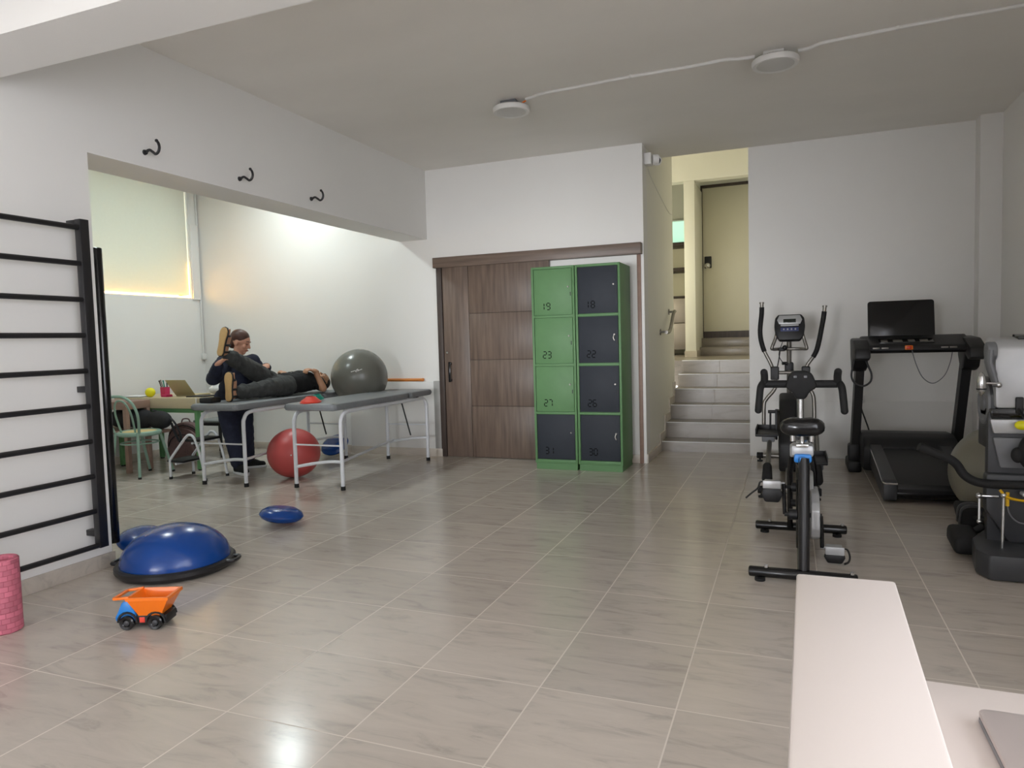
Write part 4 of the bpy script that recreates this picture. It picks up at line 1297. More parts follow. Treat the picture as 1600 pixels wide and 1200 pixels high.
# ------------------------------------------------------------------ elliptical trainer against the far right wall
et = thing('elliptical_trainer', 'grey and black elliptical trainer against the right far wall beside the stairs', 'exercise machine', (-0.015, 6.4, 0))
ex = -0.015
for y, x0, x1 in ((7.28, -0.31, 0.275), (5.66, -0.235, 0.205)):
    s = obj('stabilizer', MB().cyl((x0, y, 0.060), (x1, y, 0.060), 0.027, n=16), M['steel'], et)
    for x in (x0 + 0.025, x1 - 0.025):
        obj('end_cap', MB().cyl((x - 0.03, y, 0.060), (x + 0.03, y, 0.060), 0.030, 0.030, 16, 0.006), M['rubber'], s)
        obj('level_foot', MB().cyl((x, y, 0), (x, y, 0.014), 0.026, n=16).cyl((x, y, 0.012), (x, y, 0.05), 0.009, n=10), M['rubber'], s)
obj('main_beam', MB().obox((ex, 6.45, 0.075), (0.06, 1.66, 0.05), None, 0.008), M['steel'], et)
shp = [(6.42, 0.06), (7.16, 0.06), (7.20, 0.30), (7.10, 0.58), (7.00, 0.69), (6.86, 0.71), (6.72, 0.66), (6.52, 0.46), (6.42, 0.30)]
obj('shroud', MB().prism(shp, YZ(-0.10), 0.15, 0.025), M['blackp'], et)
obj('side_plate', MB().box(-0.128, -0.108, 6.40, 6.46, 0.34, 0.60, 0.006).cyl((-0.185, 6.43, 0.58), (-0.11, 6.43, 0.58), 0.014, n=10).cyl((-0.165, 6.43, 0.58), (-0.168, 6.43, 0.36), 0.008, n=8), M['blackp'], et)
obj('shroud_disc', MB().cyl((-0.106, 6.82, 0.34), (-0.098, 6.82, 0.34), 0.19, 0.19, 40, 0.003).cyl((0.048, 6.82, 0.34), (0.056, 6.82, 0.34), 0.19, 0.19, 40, 0.003), M['dgrey'], et)
obj('mast', MB().tube([(ex, 6.98, 0.62), (ex, 6.92, 0.92), (ex, 6.87, 1.24)], 0.021, 14), M['steel'], et)
obj('mast_collar', MB().obox((ex, 6.925, 0.93), (0.075, 0.075, 0.11), None, 0.015).cyl((-0.075, 6.9, 0.975), (0.0, 6.92, 0.975), 0.014, n=12), M['blackp'], et)
ct = Euler((math.radians(-18), 0, 0)).to_matrix()
cc0 = Vector((-0.01, 6.80, 1.30))


def cbox(dx, dz, w, h, dep, off, bev):
    return MB().obox(cc0 + ct @ Vector((dx, off, dz)), (w, dep, h), ct, bev)


cpoly = [(-0.085, -0.125), (0.085, -0.125), (0.115, -0.08), (0.128, 0.0), (0.122, 0.08), (0.095, 0.115), (-0.095, 0.115), (-0.122, 0.08), (-0.128, 0.0), (-0.115, -0.08)]
CM = Matrix.Translation(cc0) @ ct.to_4x4() @ Matrix(((1, 0, 0, 0), (0, 0, 1, -0.03), (0, 1, 0, 0), (0, 0, 0, 1)))
con = obj('console', MB().prism(cpoly, CM, 0.07, 0.012), M['blackp'], et)
fpoly = [(-0.088, 0.022), (0.088, 0.022), (0.104, 0.06), (0.086, 0.103), (-0.086, 0.103), (-0.104, 0.06)]
obj('face_plate', MB().prism(fpoly, CM @ Matrix.Translation((0, 0, -0.006)), 0.01, 0.003), M['silver'], con)
obj('display', cbox(0, 0.050, 0.105, 0.034, 0.006, -0.037, 0.002), M['lcd'], con)
obj('lower_plate', cbox(0, 0.012, 0.15, 0.018, 0.006, -0.033, 0.002), M['silver'], con)
obj('button_panel', cbox(0, -0.028, 0.150, 0.036, 0.006, -0.032, 0.003), M['bluepanel'], con)
for k in range(4):
    obj('button', MB().cyl(cc0 + ct @ Vector((-0.048 + 0.032 * k, -0.034, -0.028)), cc0 + ct @ Vector((-0.048 + 0.032 * k, -0.039, -0.028)), 0.0075, n=12), M['silver'], con)
obj('fixed_handle', MB().tube(spl([(-0.112, 6.80, 1.27), (-0.130, 6.795, 1.20), (-0.158, 6.78, 1.125), (-0.150, 6.79, 1.108), (-0.10, 6.85, 1.107), (0.0, 6.87, 1.107), (0.09, 6.85, 1.106), (0.125, 6.79, 1.106), (0.130, 6.78, 1.12), (0.110, 6.795, 1.19), (0.092, 6.80, 1.26)], 4), 0.0145, 10), M['steel'], et)
obj('clip', MB().obox((-0.075, 6.82, 1.105), (0.06, 0.04, 0.035), None, 0.01).ell((-0.05, 6.80, 1.12), 0.022), M['blackp'], et)
obj('data_cable', MB().tube(spl([(-0.07, 6.80, 1.17), (-0.10, 6.80, 1.06), (-0.07, 6.80, 0.99), (-0.03, 6.85, 0.96)]), 0.0035, 6), M['blackp'], et)
obj('strap', MB().tube(spl([(-0.09, 6.79, 1.10), (-0.10, 6.78, 1.02), (-0.115, 6.76, 0.94)]), 0.012, 8, flat=(0.4, 1)), M['blackp'], et)
for pts, low, bx0 in (([(-0.241, 1.521), (-0.242, 1.43), (-0.256, 1.26), (-0.229, 1.115), (-0.164, 0.971), (-0.135, 0.86)], [(-0.130, 0.86), (-0.134, 0.76), (-0.205, 0.665), (-0.226, 0.60), (-0.226, 0.34)], -0.134),
                      ([(0.275, 1.47), (0.262, 1.36), (0.222, 1.14), (0.190, 1.05), (0.130, 0.955), (0.122, 0.86)], [(0.122, 0.86), (0.128, 0.79), (0.175, 0.715), (0.188, 0.62), (0.188, 0.34)], 0.122)):
    path = spl([(x, 6.72, z) for x, z in pts], 6)
    arm = obj('swing_arm', MB().tube(path, 0.0155, 12).tube(spl([(x, 6.72 - 0.10 * (0.86 - z), z) for x, z in low], 6), 0.0165, 12), M['steel'], et)
    obj('grip', MB().tube(path[3:20], 0.0205, 14), M['rubber'], arm)
    obj('end_knob', MB().cyl(path[0] - Vector((0, 0, 0.004)), path[0] + Vector((0, 0, 0.010)), 0.020, n=16), M['steel'], arm)
    obj('pivot_boot', MB().prism(rrect(-0.035, 0.035, 0.835, 0.955, 0.015), XZ(bx0, 6.69), 0.06, 0.01), M['blackp'], arm)
obj('pivot_axle', MB().cyl((-0.11, 6.72, 0.90), (0.10, 6.72, 0.90), 0.016, n=14).cyl((ex, 6.72, 0.90), (ex, 6.93, 0.90), 0.016, n=14), M['steel'], et)
for s, xx, yy, zz in ((-1, -0.188, 6.28, 0.405), (1, 0.175, 6.05, 0.225)):
    pd = obj('pedal', MB().box(xx - 0.088, xx + 0.088, yy - 0.18, yy + 0.18, zz, zz + 0.022, 0.008).box(xx + s * 0.078, xx + s * 0.088, yy - 0.17, yy + 0.17, zz + 0.01, zz + 0.065, 0.004)
             .box(xx - 0.08, xx + 0.08, yy + 0.165, yy + 0.178, zz + 0.01, zz + 0.060, 0.004), M['blackp'], et)
    obj('pedal_bracket', MB().obox((xx + 0.01, yy, zz - 0.03), (0.10, 0.14, 0.055), None, 0.008), M['greyp'], pd)
    obj('pedal_arm', MB().tube([(xx - s * -0.03, 6.66, 0.36), (xx + 0.02, yy + 0.05, zz - 0.045), (xx + 0.02, yy - 0.10, zz - 0.06), (xx + 0.015, 5.86, 0.19)], 0.019, 12), M['steel'], et)
    obj('roller_boot', MB().cap((xx + 0.012, 5.88, 0.20), (xx + 0.012, 5.80, 0.120), 0.034, 0.040, 14), M['rubber'], et)
    obj('roller_rail', MB().cyl((xx + 0.012, 5.66, 0.075), (xx + 0.012, 6.35, 0.10), 0.014, n=10), M['steel'], et)
    obj('crank_link', MB().cyl((s * 0.06 + ex, 6.82, 0.34), (s * 0.10 + ex, 6.82, 0.34), 0.02, n=14).cyl((s * 0.09 + ex, 6.82, 0.34), (s * 0.095 + ex, 6.62, 0.575), 0.013, n=10), M['steel'], et)

# ------------------------------------------------------------------ spinning bike
sp = thing('spin_bike', 'black spinning bike with silver flywheel seen from behind, in front of elliptical trainer', 'exercise bike', (0.05, 4.2, 0))
qx = 0.053
for y, x0, x1, zf in ((3.725, -0.205, 0.30, 0.045), (4.665, -0.212, 0.314, 0.045)):
    s = obj('base_bar', MB().cyl((x0, y, zf), (x1, y, zf), 0.027, 0.027, 18, 0.01), M['gloss_black'], sp)
    for x in (x0 + 0.055, x1 - 0.055):
        obj('level_foot', MB().cyl((x, y, 0), (x, y, 0.013), 0.026, n=16).cyl((x, y, 0.01), (x, y, 0.04), 0.008, n=10), M['rubber'], s)
        obj('bolt', MB().cyl((x + 0.03, y, zf + 0.024), (x + 0.03, y, zf + 0.036), 0.011, n=8), M['chrome'], s)
obj('low_beam', MB().obox((qx, 4.195, 0.05), (0.05, 0.92, 0.04), None, 0.006), M['gloss_black'], sp)
obj('rear_post', MB().tube([(qx + 0.004, 3.745, 0.045), (qx + 0.006, 3.79, 0.34), (qx + 0.008, 3.875, 0.605)], 0.027, 14, flat=(1.0, 1.25), up=(1, 0, 0)), M['black'], sp)
obj('top_tube', MB().tube([(qx, 3.90, 0.585), (qx, 4.15, 0.50), (qx, 4.47, 0.60)], 0.030, 14), M['gloss_black'], sp)
obj('down_tube', MB().tube([(qx, 4.17, 0.50), (qx, 4.15, 0.25), (qx, 4.16, 0.06)], 0.030, 12), M['gloss_black'], sp)
hu = MB().obox((qx, 3.945, 0.642), (0.11, 0.12, 0.062), None, 0.015).obox((qx - 0.045, 4.0, 0.628), (0.03, 0.10, 0.06), None, 0.01)
obj('slider_housing', hu, M['silver'], sp)
obj('lock_collar', MB().prism(rrect(-0.042, 0.042, -0.022, 0.022, 0.012), XZ(qx + 0.002, 3.865, 0.607), 0.06, 0.005).obox((qx, 3.862, 0.595), (0.03, 0.03, 0.045), None, 0.006), M['blue_b'], sp)
obj('seat_slider', MB().obox((qx, 3.95, 0.672), (0.06, 0.16, 0.016), None, 0.003).cyl((qx, 3.93, 0.665), (qx, 3.93, 0.725), 0.012, n=12), M['chrome'], sp)
# saddle: lofted cross-sections from the broad rear to the nose
sdl = MB()
rg = []
for y, w, h, zc_ in ((3.836, 0.066, 0.026, 0.768), (3.848, 0.098, 0.043, 0.768), (3.89, 0.108, 0.050, 0.768), (3.94, 0.098, 0.046, 0.769), (4.0, 0.058, 0.034, 0.770), (4.06, 0.034, 0.026, 0.767), (4.10, 0.026, 0.020, 0.762), (4.115, 0.014, 0.010, 0.760)):
    n = 20
    rg.append([Vector((qx + w * math.copysign(abs(math.cos(2 * PI * k / n)) ** 0.7, math.cos(2 * PI * k / n)), y, zc_ + h * math.copysign(abs(math.sin(2 * PI * k / n)) ** 0.8, math.sin(2 * PI * k / n)) + (-0.007 if abs(math.cos(2 * PI * k / n)) < 0.25 and math.sin(2 * PI * k / n) > 0 else 0))) for k in range(n)])
sd2 = obj('saddle', sdl.rings(rg), M['gloss_black'], sp, ang=70)
obj('saddle_base', MB().obox((qx, 3.925, 0.733), (0.13, 0.12, 0.022), None, 0.008), M['blackp'], sd2)
for s in (-1, 1):
    obj('saddle_spring', MB().cyl((qx + s * 0.045, 3.875, 0.695), (qx + s * 0.045, 3.875, 0.735), 0.014, n=12), M['chrome'], sd2)
# fork, flywheel, drive
for x, y0, y1, z0_ in ((-0.008, 4.63, 4.47, 0.05), (0.128, 4.63, 4.49, 0.05)):
    obj('fork_leg', MB().tube([(x, y0, z0_), (x, 4.50, 0.42), (x * 0.6 + 0.02, y1, 0.62)], 0.0165, 12), M['gloss_black'], sp)
obj('head_clamp', MB().obox((qx, 4.475, 0.635), (0.09, 0.07, 0.10), None, 0.015), M['gloss_black'], sp)
fw = obj('flywheel', MB().tubeprof((0.086, 4.44, 0.245), (1, 0, 0), [(0, 0.03), (0.004, 0.14), (0.0, 0.150), (0.0, 0.188), (0.006, 0.195), (0.026, 0.195), (0.032, 0.188), (0.032, 0.150), (0.028, 0.14), (0.032, 0.03)], 56), M['silver'], sp)
obj('hub', MB().cyl((0.0, 4.44, 0.245), (0.135, 4.44, 0.245), 0.022, n=16), M['blackp'], fw)
gp_ = [(4.02, 0.20), (4.05, 0.15), (4.13, 0.12), (4.40, 0.13), (4.48, 0.17), (4.51, 0.245), (4.48, 0.32), (4.40, 0.36), (4.13, 0.375), (4.05, 0.34), (4.02, 0.30)]
obj('chain_guard', MB().prism(gp_, YZ(0.100), 0.042, 0.008), M['silver'], sp)
obj('crank_axle', MB().cyl((-0.036, 4.15, 0.247), (0.155, 4.15, 0.247), 0.013, n=14).cyl((-0.012, 4.15, 0.247), (0.03, 4.15, 0.247), 0.030, n=20), M['blackp'], sp)
obj('tension_knob', MB().cyl((-0.030, 4.22, 0.385), (0.03, 4.22, 0.385), 0.009, n=10).cyl((0.0, 4.22, 0.385), (0.035, 4.22, 0.385), 0.026, n=18).ell((-0.032, 4.22, 0.385), 0.012), M['blackp'], sp)
for s, x0, z1_ in ((-1, -0.034, 0.420), (1, 0.150, 0.075)):
    cr_ = obj('crank_arm', MB().tube([(x0, 4.15, 0.247), (x0 + s * 0.004, 4.145, (0.247 + z1_) / 2), (x0 + s * 0.006, 4.14, z1_)], 0.011, 10), M['gloss_black'], sp)
    px0 = x0 + s * 0.012
    pxc = x0 + s * 0.066
    pd = obj('pedal', MB().obox((pxc, 4.14, z1_), (0.082, 0.095, 0.022), None, 0.005).obox((pxc, 4.090, z1_), (0.094, 0.014, 0.044), None, 0.004).cyl((x0, 4.14, z1_), (pxc, 4.14, z1_), 0.008, n=10), M['silver'], cr_)
    cg = MB()
    for k in range(2):
        cg.tube(spl([(pxc - 0.030 + 0.06 * k, 4.10, z1_ - 0.012), (pxc - 0.032 + 0.064 * k, 4.06, z1_ - 0.055), (pxc - 0.022 + 0.044 * k, 4.07, z1_ - 0.082)]), 0.008, 8)
    obj('toe_cage', MB().prism([(-0.044, -0.02), (0.044, -0.02), (0.056, -0.055), (0.036, -0.098), (-0.036, -0.098), (-0.056, -0.055)] if z1_ > 0.2 else [(-0.044, -0.015), (0.044, -0.015), (0.054, -0.034), (0.036, -0.068), (-0.036, -0.068), (-0.054, -0.034)], XZ(pxc, 4.085, z1_), 0.03, 0.008), M['blackp'], pd)
    so_ = s * 1.0
    obj('toe_strap', MB().tube(spl([(pxc + so_ * 0.035, 4.10, z1_ + 0.01), (pxc + so_ * 0.060, 4.09, z1_ + 0.012), (pxc + so_ * 0.072, 4.08, z1_ - 0.02), (pxc + so_ * (0.105 if s < 0 else 0.066), 4.07, z1_ - 0.048), (pxc + so_ * (0.135 if s < 0 else 0.045), 4.06, z1_ - (0.075 if s < 0 else 0.058))]), 0.009, 8, flat=(1, 0.35)), M['blackp'], pd)
# stem and handlebar
obj('stem', MB().cyl((qx, 4.478, 0.66), (qx, 4.478, 0.90), 0.019, n=16), M['chrome'], sp)
obj('stem_lock', MB().obox((qx + 0.025, 4.455, 0.70), (0.035, 0.035, 0.035), None, 0.008), M['blue_b'], sp)
hbm = MB().cyl((-0.150, 4.46, 0.950), (0.248, 4.46, 0.950), 0.0225, n=16).obox((qx, 4.46, 0.905), (0.06, 0.07, 0.06), None, 0.012)
obj('handlebar', hbm, M['rubber'], sp)
obj('bar_hood', MB().prism([(-0.085, 0.930), (-0.078, 0.96), (-0.062, 1.012), (-0.035, 1.028), (0.035, 1.028), (0.062, 1.012), (0.082, 0.96), (0.088, 0.930), (0.048, 0.908), (0.025, 0.862), (-0.025, 0.862), (-0.048, 0.908)], XZ(qx, 4.415), 0.07, 0.016), M['rubber'], sp)
for x in (-0.03, 0.025):
    obj('hood_insert', MB().obox((qx + x, 4.413, 0.995), (0.018, 0.008, 0.014), None, 0.003), M['greyp'], sp)
for s, xa in ((-1, -0.150), (1, 0.252)):
    obj('drop_grip', MB().tube(spl([(xa + s * 0.006, 4.46, 0.955), (xa + s * 0.018, 4.42, 0.930), (xa + s * 0.024, 4.40, 0.87), (xa + s * 0.030, 4.39, 0.80)]), 0.0205, 14).ell((xa + s * 0.030, 4.39, 0.80), 0.0205, None, 12, 8), M['rubber'], sp)
    obj('bar_horn', MB().tube(spl([(xa, 4.46, 0.95), (xa - s * 0.004, 4.44, 0.99), (xa - s * 0.002, 4.42, 1.022)]), 0.021, 12).ell((xa - s * 0.002, 4.42, 1.022), 0.021, None, 12, 8), M['rubber'], sp)

# ------------------------------------------------------------------ treadmill
tm = thing('treadmill', 'black treadmill with large dark screen against the right far wall', 'exercise machine', (0.92, 6.4, 0))


def dz(y):
    return 0.165 + (y - 5.68) * 0.125


YN, YF_ = 5.68, 6.75
hgt = [(YN, dz(YN)), (YF_, dz(YF_)), (YF_, 0.10), (YN, 0.02)]
obj('running_belt', MB().prism([(YN + 0.01, dz(YN) - 0.02), (YF_, dz(YF_) - 0.02), (YF_, 0.09), (YN + 0.04, 0.03), (YN + 0.005, 0.06), (YN - 0.005, 0.11)], YZ(0.71), 0.42, 0.004), M['blackp'], tm)
for x in (0.62, 1.13):
    r_ = obj('side_rail', MB().prism([(YN - 0.01, dz(YN) - 0.005), (YN + 0.02, dz(YN) + 0.006), (YF_, dz(YF_) + 0.006), (YF_, 0.12), (YN + 0.02, 0.015), (YN - 0.01, 0.03)], YZ(x), 0.088, 0.008), M['dgrey'], tm)
    xe = x if x < 0.9 else x + 0.088
    obj('trim_strip', MB().tube(spl([(x + 0.09 if x < 0.9 else x, YN - 0.014, dz(YN) - 0.018), (x + 0.045, YN - 0.016, dz(YN) - 0.018), (xe, YN + 0.01, dz(YN) - 0.014), (xe, YN + 0.3, dz(YN + 0.3) - 0.012), (xe, YF_ - 0.1, dz(YF_ - 0.1) - 0.012)], 6), 0.006, 6), M['chrome'], r_)
obj('rear_roller', MB().cyl((0.71, YN + 0.03, 0.07), (1.13, YN + 0.03, 0.07), 0.032, n=20), M['gloss_black'], tm)
hpl = [(6.60, 0.27), (6.70, 0.345), (6.82, 0.372), (7.05, 0.36), (7.14, 0.28), (7.14, 0.06), (6.62, 0.06)]
obj('motor_hood', MB().prism(hpl, YZ(0.565), 0.71, 0.03), M['blackp'], tm)
obj('belt_marks', MB().obox((1.08, 6.50, dz(6.50) - 0.0185), (0.075, 0.02, 0.002)).obox((1.075, 6.545, dz(6.545) - 0.0185), (0.085, 0.012, 0.002)), M['whitep'], tm)
for xb, xt, s in ((0.525, 0.555, -1), (1.305, 1.345, 1)):
    up = obj('upright', MB().tube([(xb, 7.02, 0.02), (xb + 0.006, 6.97, 0.22), (xt, 6.74, 1.09)], 0.040, 4, flat=(1.0, 1.35), up=(1, 1, 0)), M['black'], tm, ang=20)
    obj('upright_foot', MB().box(xb - 0.055, xb + 0.055, 6.86, 7.22, 0.0, 0.10, 0.02).obox((xb, 6.98, 0.16), (0.10, 0.13, 0.17), None, 0.02), M['blackp'], tm)
    obj('arm_pod', MB().prism([(6.90, 1.19), (6.62, 1.175), (6.42, 1.10), (6.40, 1.02), (6.50, 1.00), (6.60, 1.04), (6.66, 0.93), (6.76, 0.90), (6.85, 1.02)], YZ(xt - (0.07 if s < 0 else 0.05)), 0.12, 0.018), M['blackp'], tm)
obj('console_bar', MB().prism([(6.52, 1.085), (6.56, 1.06), (6.78, 1.07), (6.90, 1.15), (6.90, 1.20), (6.80, 1.205), (6.54, 1.125)], YZ(0.56), 0.78, 0.012), M['blackp'], tm)
ip = obj('instrument_panel', MB().obox((0.885, 6.64, 1.158), (0.40, 0.11, 0.008), Euler((0.30, 0, 0)).to_matrix(), 0.003), M['gloss_black'], tm)
for k, (dx, w) in enumerate(((-0.16, 0.05), (-0.06, 0.07), (0.04, 0.05), (0.13, 0.06))):
    obj('panel_graphic', MB().obox((0.885 + dx, 6.635, 1.1605), (w, 0.05, 0.006), Euler((0.30, 0, 0)).to_matrix(), 0.002), M['steel'], ip)
obj('screen', MB().prism(rrect(-0.252, 0.252, 0.0, 0.335, 0.022), Matrix.Translation((0.872, 6.80, 1.175)) @ Euler((math.radians(-12), 0, 0)).to_matrix().to_4x4() @ XZ(), 0.022, 0.005), M['gloss_black'], tm)
sk = obj('safety_key', MB().obox((0.893, 6.527, 1.105), (0.058, 0.02, 0.036), None, 0.006), M['orange'], tm)
obj('key_button', MB().obox((0.893, 6.515, 1.105), (0.036, 0.014, 0.024), None, 0.005), M['redbtn'], sk)
for x in (0.655, 0.72, 1.145, 1.205):
    obj('speaker_slot', MB().obox((x, 6.522, 1.103), (0.052, 0.006, 0.013), None, 0.003), M['steel'], tm)
obj('safety_cord', MB().tube(spl([(0.915, 6.53, 1.085), (0.945, 6.53, 0.97), (0.995, 6.54, 0.86), (1.07, 6.55, 0.812), (1.15, 6.57, 0.87), (1.195, 6.60, 0.97), (1.215, 6.62, 1.06)]), 0.0035, 6), M['greyp'], tm)
obj('wrist_strap', MB().tube(spl([(0.510, 6.60, 1.07), (0.485, 6.58, 0.96), (0.475, 6.57, 0.87), (0.50, 6.56, 0.815), (0.56, 6.55, 0.79), (0.615, 6.56, 0.825), (0.625, 6.57, 0.89), (0.60, 6.58, 0.96), (0.575, 6.60, 1.03)]), 0.008, 8, flat=(1, 0.5)), M['blackp'], tm)
obj('power_lead', MB().cyl((0.625, 7.585, 0.59), (0.625, 7.55, 0.59), 0.020, n=14).tube(spl([(0.625, 7.55, 0.59), (0.63, 7.5, 0.50), (0.66, 7.45, 0.40), (0.69, 7.40, 0.28), (0.69, 7.30, 0.10), (0.69, 7.13, 0.09)]), 0.007, 8), M['blackp'], tm)

# ------------------------------------------------------------------ exercise ball between treadmill and arm ergometer
ob = obj('exercise_ball', MB().ell((0, 0, 0), 0.31, None, 48, 32), M['oliveball'], local=True)
ob.location = (1.275, 5.345, 0.31)
tag(ob, 'olive grey exercise ball between the treadmill and the silver arm machine', 'ball')

# ------------------------------------------------------------------ arm and leg ergometer at the right edge
ae = thing('arm_ergometer', 'silver and dark grey arm and leg exercise machine cut off by the right edge', 'exercise machine', (1.25, 4.4, 0))
obj('base', MB().prism([(0.870, 4.14), (0.908, 4.03), (1.62, 4.03), (1.66, 4.10), (1.66, 4.70), (1.06, 4.70), (0.900, 4.36)], XY(0, 0, 0.005), 0.125, 0.012), M['dgrey'], ae)
obj('column', MB().prism([(0.957, 4.335), (1.36, 4.335), (1.36, 4.72), (1.06, 4.72), (1.02, 4.66)], XY(0, 0, 0.11), 0.70, 0.018), M['dgrey'], ae)
obj('side_cover', MB().prism([(4.35, 0.60), (4.37, 0.90), (4.43, 0.985), (4.53, 0.985), (4.60, 0.90), (4.62, 0.60)], YZ(0.975), 0.05, 0.014), M['dgrey'], ae)
obj('side_disc', MB().tubeprof((0.978, 4.48, 0.845), (-1, 0, 0), [(0, 0.118), (0.012, 0.115), (0.014, 0.095), (0.006, 0.088), (0.006, 0.045), (0.016, 0.04), (0.016, 0.0)], 40), M['greyp'], ae)
tw = obj('tower', MB().prism([(4.335, 0.825), (4.37, 1.15), (4.40, 1.185), (4.54, 1.20), (4.60, 1.15), (4.60, 0.825)], YZ(0.992), 0.40, 0.02), M['silver'], ae)
obj('display', MB().obox((1.215, 4.46, 1.196), (0.22, 0.11, 0.02), Euler((0.10, 0, 0)).to_matrix(), 0.004), M['lcd'], tw)
obj('tower_band', MB().prism([(4.325, 0.775), (4.325, 0.825), (4.60, 0.825), (4.60, 0.775)], YZ(0.972), 0.42, 0.006), M['gloss_black'], ae)
obj('front_bar_panel', MB().prism([(0.962, 0.773), (1.35, 0.773), (1.33, 0.700), (0.980, 0.700)], XZ(0, 4.300), 0.03, 0.006), M['silver'], ae)
obj('front_panel', MB().prism([(0.978, 0.678), (1.33, 0.678), (1.30, 0.52), (1.012, 0.52)], XZ(0, 4.310), 0.03, 0.006), M['greyp'], ae)
obj('lower_cover', MB().prism([(0.945, 0.49), (1.36, 0.49), (1.36, 0.13), (1.05, 0.13), (0.945, 0.30)], XZ(0, 4.285), 0.08, 0.015), M['dgrey'], ae)
ck = obj('hand_crank', MB().cyl((0.955, 4.38, 1.125), (1.0, 4.38, 1.125), 0.050, 0.050, 28, 0.008).tube(spl([(0.970, 4.365, 1.125), (0.966, 4.35, 1.06), (0.982, 4.335, 0.99), (0.992, 4.325, 0.945)]), [0.042] * 6 + [0.036] * 6 + [0.030] * 7, 14, flat=(0.5, 1.0), up=(1, 0, 0)), M['greyp'], ae)
obj('spindle', MB().cyl((1.0, 4.305, 0.960), (0.93, 4.30, 0.962), 0.0065, n=10).ell((1.0, 4.31, 0.952), 0.016), M['chrome'], ck)
gh = MB().tubeprof((0.922, 4.30, 0.895), (0, 0, 1), [(0, 0.004), (0.012, 0.012), (0.03, 0.021), (0.07, 0.022), (0.10, 0.018), (0.118, 0.010), (0.124, 0.002)], 20)
gp2 = obj('crank_grip', gh, M['chrome'], ck)
obj('grip_band', MB().tubeprof((0.922, 4.30, 0.928), (0, 0, 1), [(0, 0.0235), (0.007, 0.0235)], 20), M['blackp'], gp2)
obj('tower_pin', MB().obox((1.095, 4.325, 0.845), (0.035, 0.02, 0.085), None, 0.006).cyl((1.09, 4.32, 0.83), (1.105, 4.25, 0.775), 0.006, n=8), M['blackp'], ae)
obj('yellow_knob', MB().ell((1.085, 4.24, 0.752), (0.032, 0.024, 0.024)).obox((1.112, 4.24, 0.745), (0.045, 0.02, 0.03), None, 0.008), M['yellow'], ae)
obj('black_knob', MB().ell((1.115, 4.24, 0.615), (0.045, 0.045, 0.085)).ell((1.07, 4.24, 0.60), (0.030, 0.03, 0.04)).cyl((1.115, 4.24, 0.61), (1.14, 4.34, 0.61), 0.02, n=12), M['rubber'], ae)
obj('front_handle', MB().tube(spl([(0.630, 4.24, 0.632), (0.70, 4.25, 0.598), (0.765, 4.25, 0.572), (0.805, 4.25, 0.540), (0.840, 4.25, 0.485), (0.895, 4.25, 0.452), (0.98, 4.25, 0.443), (1.12, 4.25, 0.445), (1.40, 4.25, 0.448), (1.46, 4.27, 0.45), (1.47, 4.36, 0.45)], 6), 0.0225, 14).cyl((1.15, 4.25, 0.445), (1.15, 4.36, 0.445), 0.02, n=12), M['rubber'], ae)
obj('yellow_belt', MB().tube(spl([(0.985, 4.20, 0.425), (1.01, 4.19, 0.395), (1.05, 4.18, 0.382), (1.12, 4.18, 0.378), (1.25, 4.19, 0.385), (1.30, 4.30, 0.40)]), 0.014, 8, flat=(0.5, 1.0)).cyl((1.018, 4.195, 0.415), (1.018, 4.195, 0.345), 0.008, n=8), M['amber'], ae)
obj('tray', MB().obox((1.15, 4.22, 0.405), (0.14, 0.06, 0.022), None, 0.008), M['silver'], ae)
lr_ = obj('link_rod', MB().cyl((1.0, 4.19, 0.40), (0.997, 4.19, 0.045), 0.0075, n=10), M['chrome'], ae)
obj('rod_end', MB().ell((1.0, 4.19, 0.40), 0.014).ell((0.997, 4.19, 0.045), 0.016).obox((1.035, 4.185, 0.025), (0.07, 0.02, 0.022), Euler((0, 0.35, 0)).to_matrix(), 0.004), M['chrome'], lr_)
ln = MB().cyl((0.915, 4.29, 0.372), (1.0, 4.29, 0.372), 0.011, n=10).ell((0.915, 4.29, 0.372), 0.016).cyl((0.917, 4.29, 0.372), (0.917, 4.29, 0.235), 0.007, n=8).ell((0.917, 4.29, 0.235), 0.012)
obj('side_link', ln, M['chrome'], ae)
pd = obj('foot_pedal', MB().obox((0.895, 4.52, 0.075), (0.135, 0.24, 0.10), Euler((0.12, 0, 0)).to_matrix(), 0.03, 3).cyl((0.93, 4.58, 0.09), (1.0, 4.58, 0.14), 0.02, n=12), M['rubber'], ae)
pd2 = obj('foot_pedal', MB().obox((0.985, 4.86, 0.135), (0.13, 0.22, 0.05), Euler((0.5, 0, 0)).to_matrix(), 0.02, 3).cyl((1.0, 4.84, 0.12), (1.05, 4.72, 0.14), 0.02, n=12), M['rubber'], ae)
for k in range(2):
    obj('pedal_strap', MB().tube(spl([(0.923, 4.78 + 0.07 * k, 0.10), (0.93, 4.76 + 0.07 * k, 0.19), (0.985, 4.75 + 0.07 * k, 0.215), (1.04, 4.76 + 0.07 * k, 0.19), (1.048, 4.78 + 0.07 * k, 0.10)]), 0.016, 8, flat=(0.35, 1.0)), M['dgrey'], pd2)
obj('cable_loop', MB().tube(spl([(1.03, 4.27, 0.40), (1.04, 4.26, 0.30), (1.08, 4.255, 0.25), (1.14, 4.26, 0.245)]), 0.004, 6), M['greyp'], ae)

# ------------------------------------------------------------------ lockers
SEG = {'0': 'abcdef', '1': 'bc', '2': 'abged', '3': 'abgcd', '6': 'afgedc', '7': 'abc', '8': 'abcdefg', '9': 'abcdfg'}


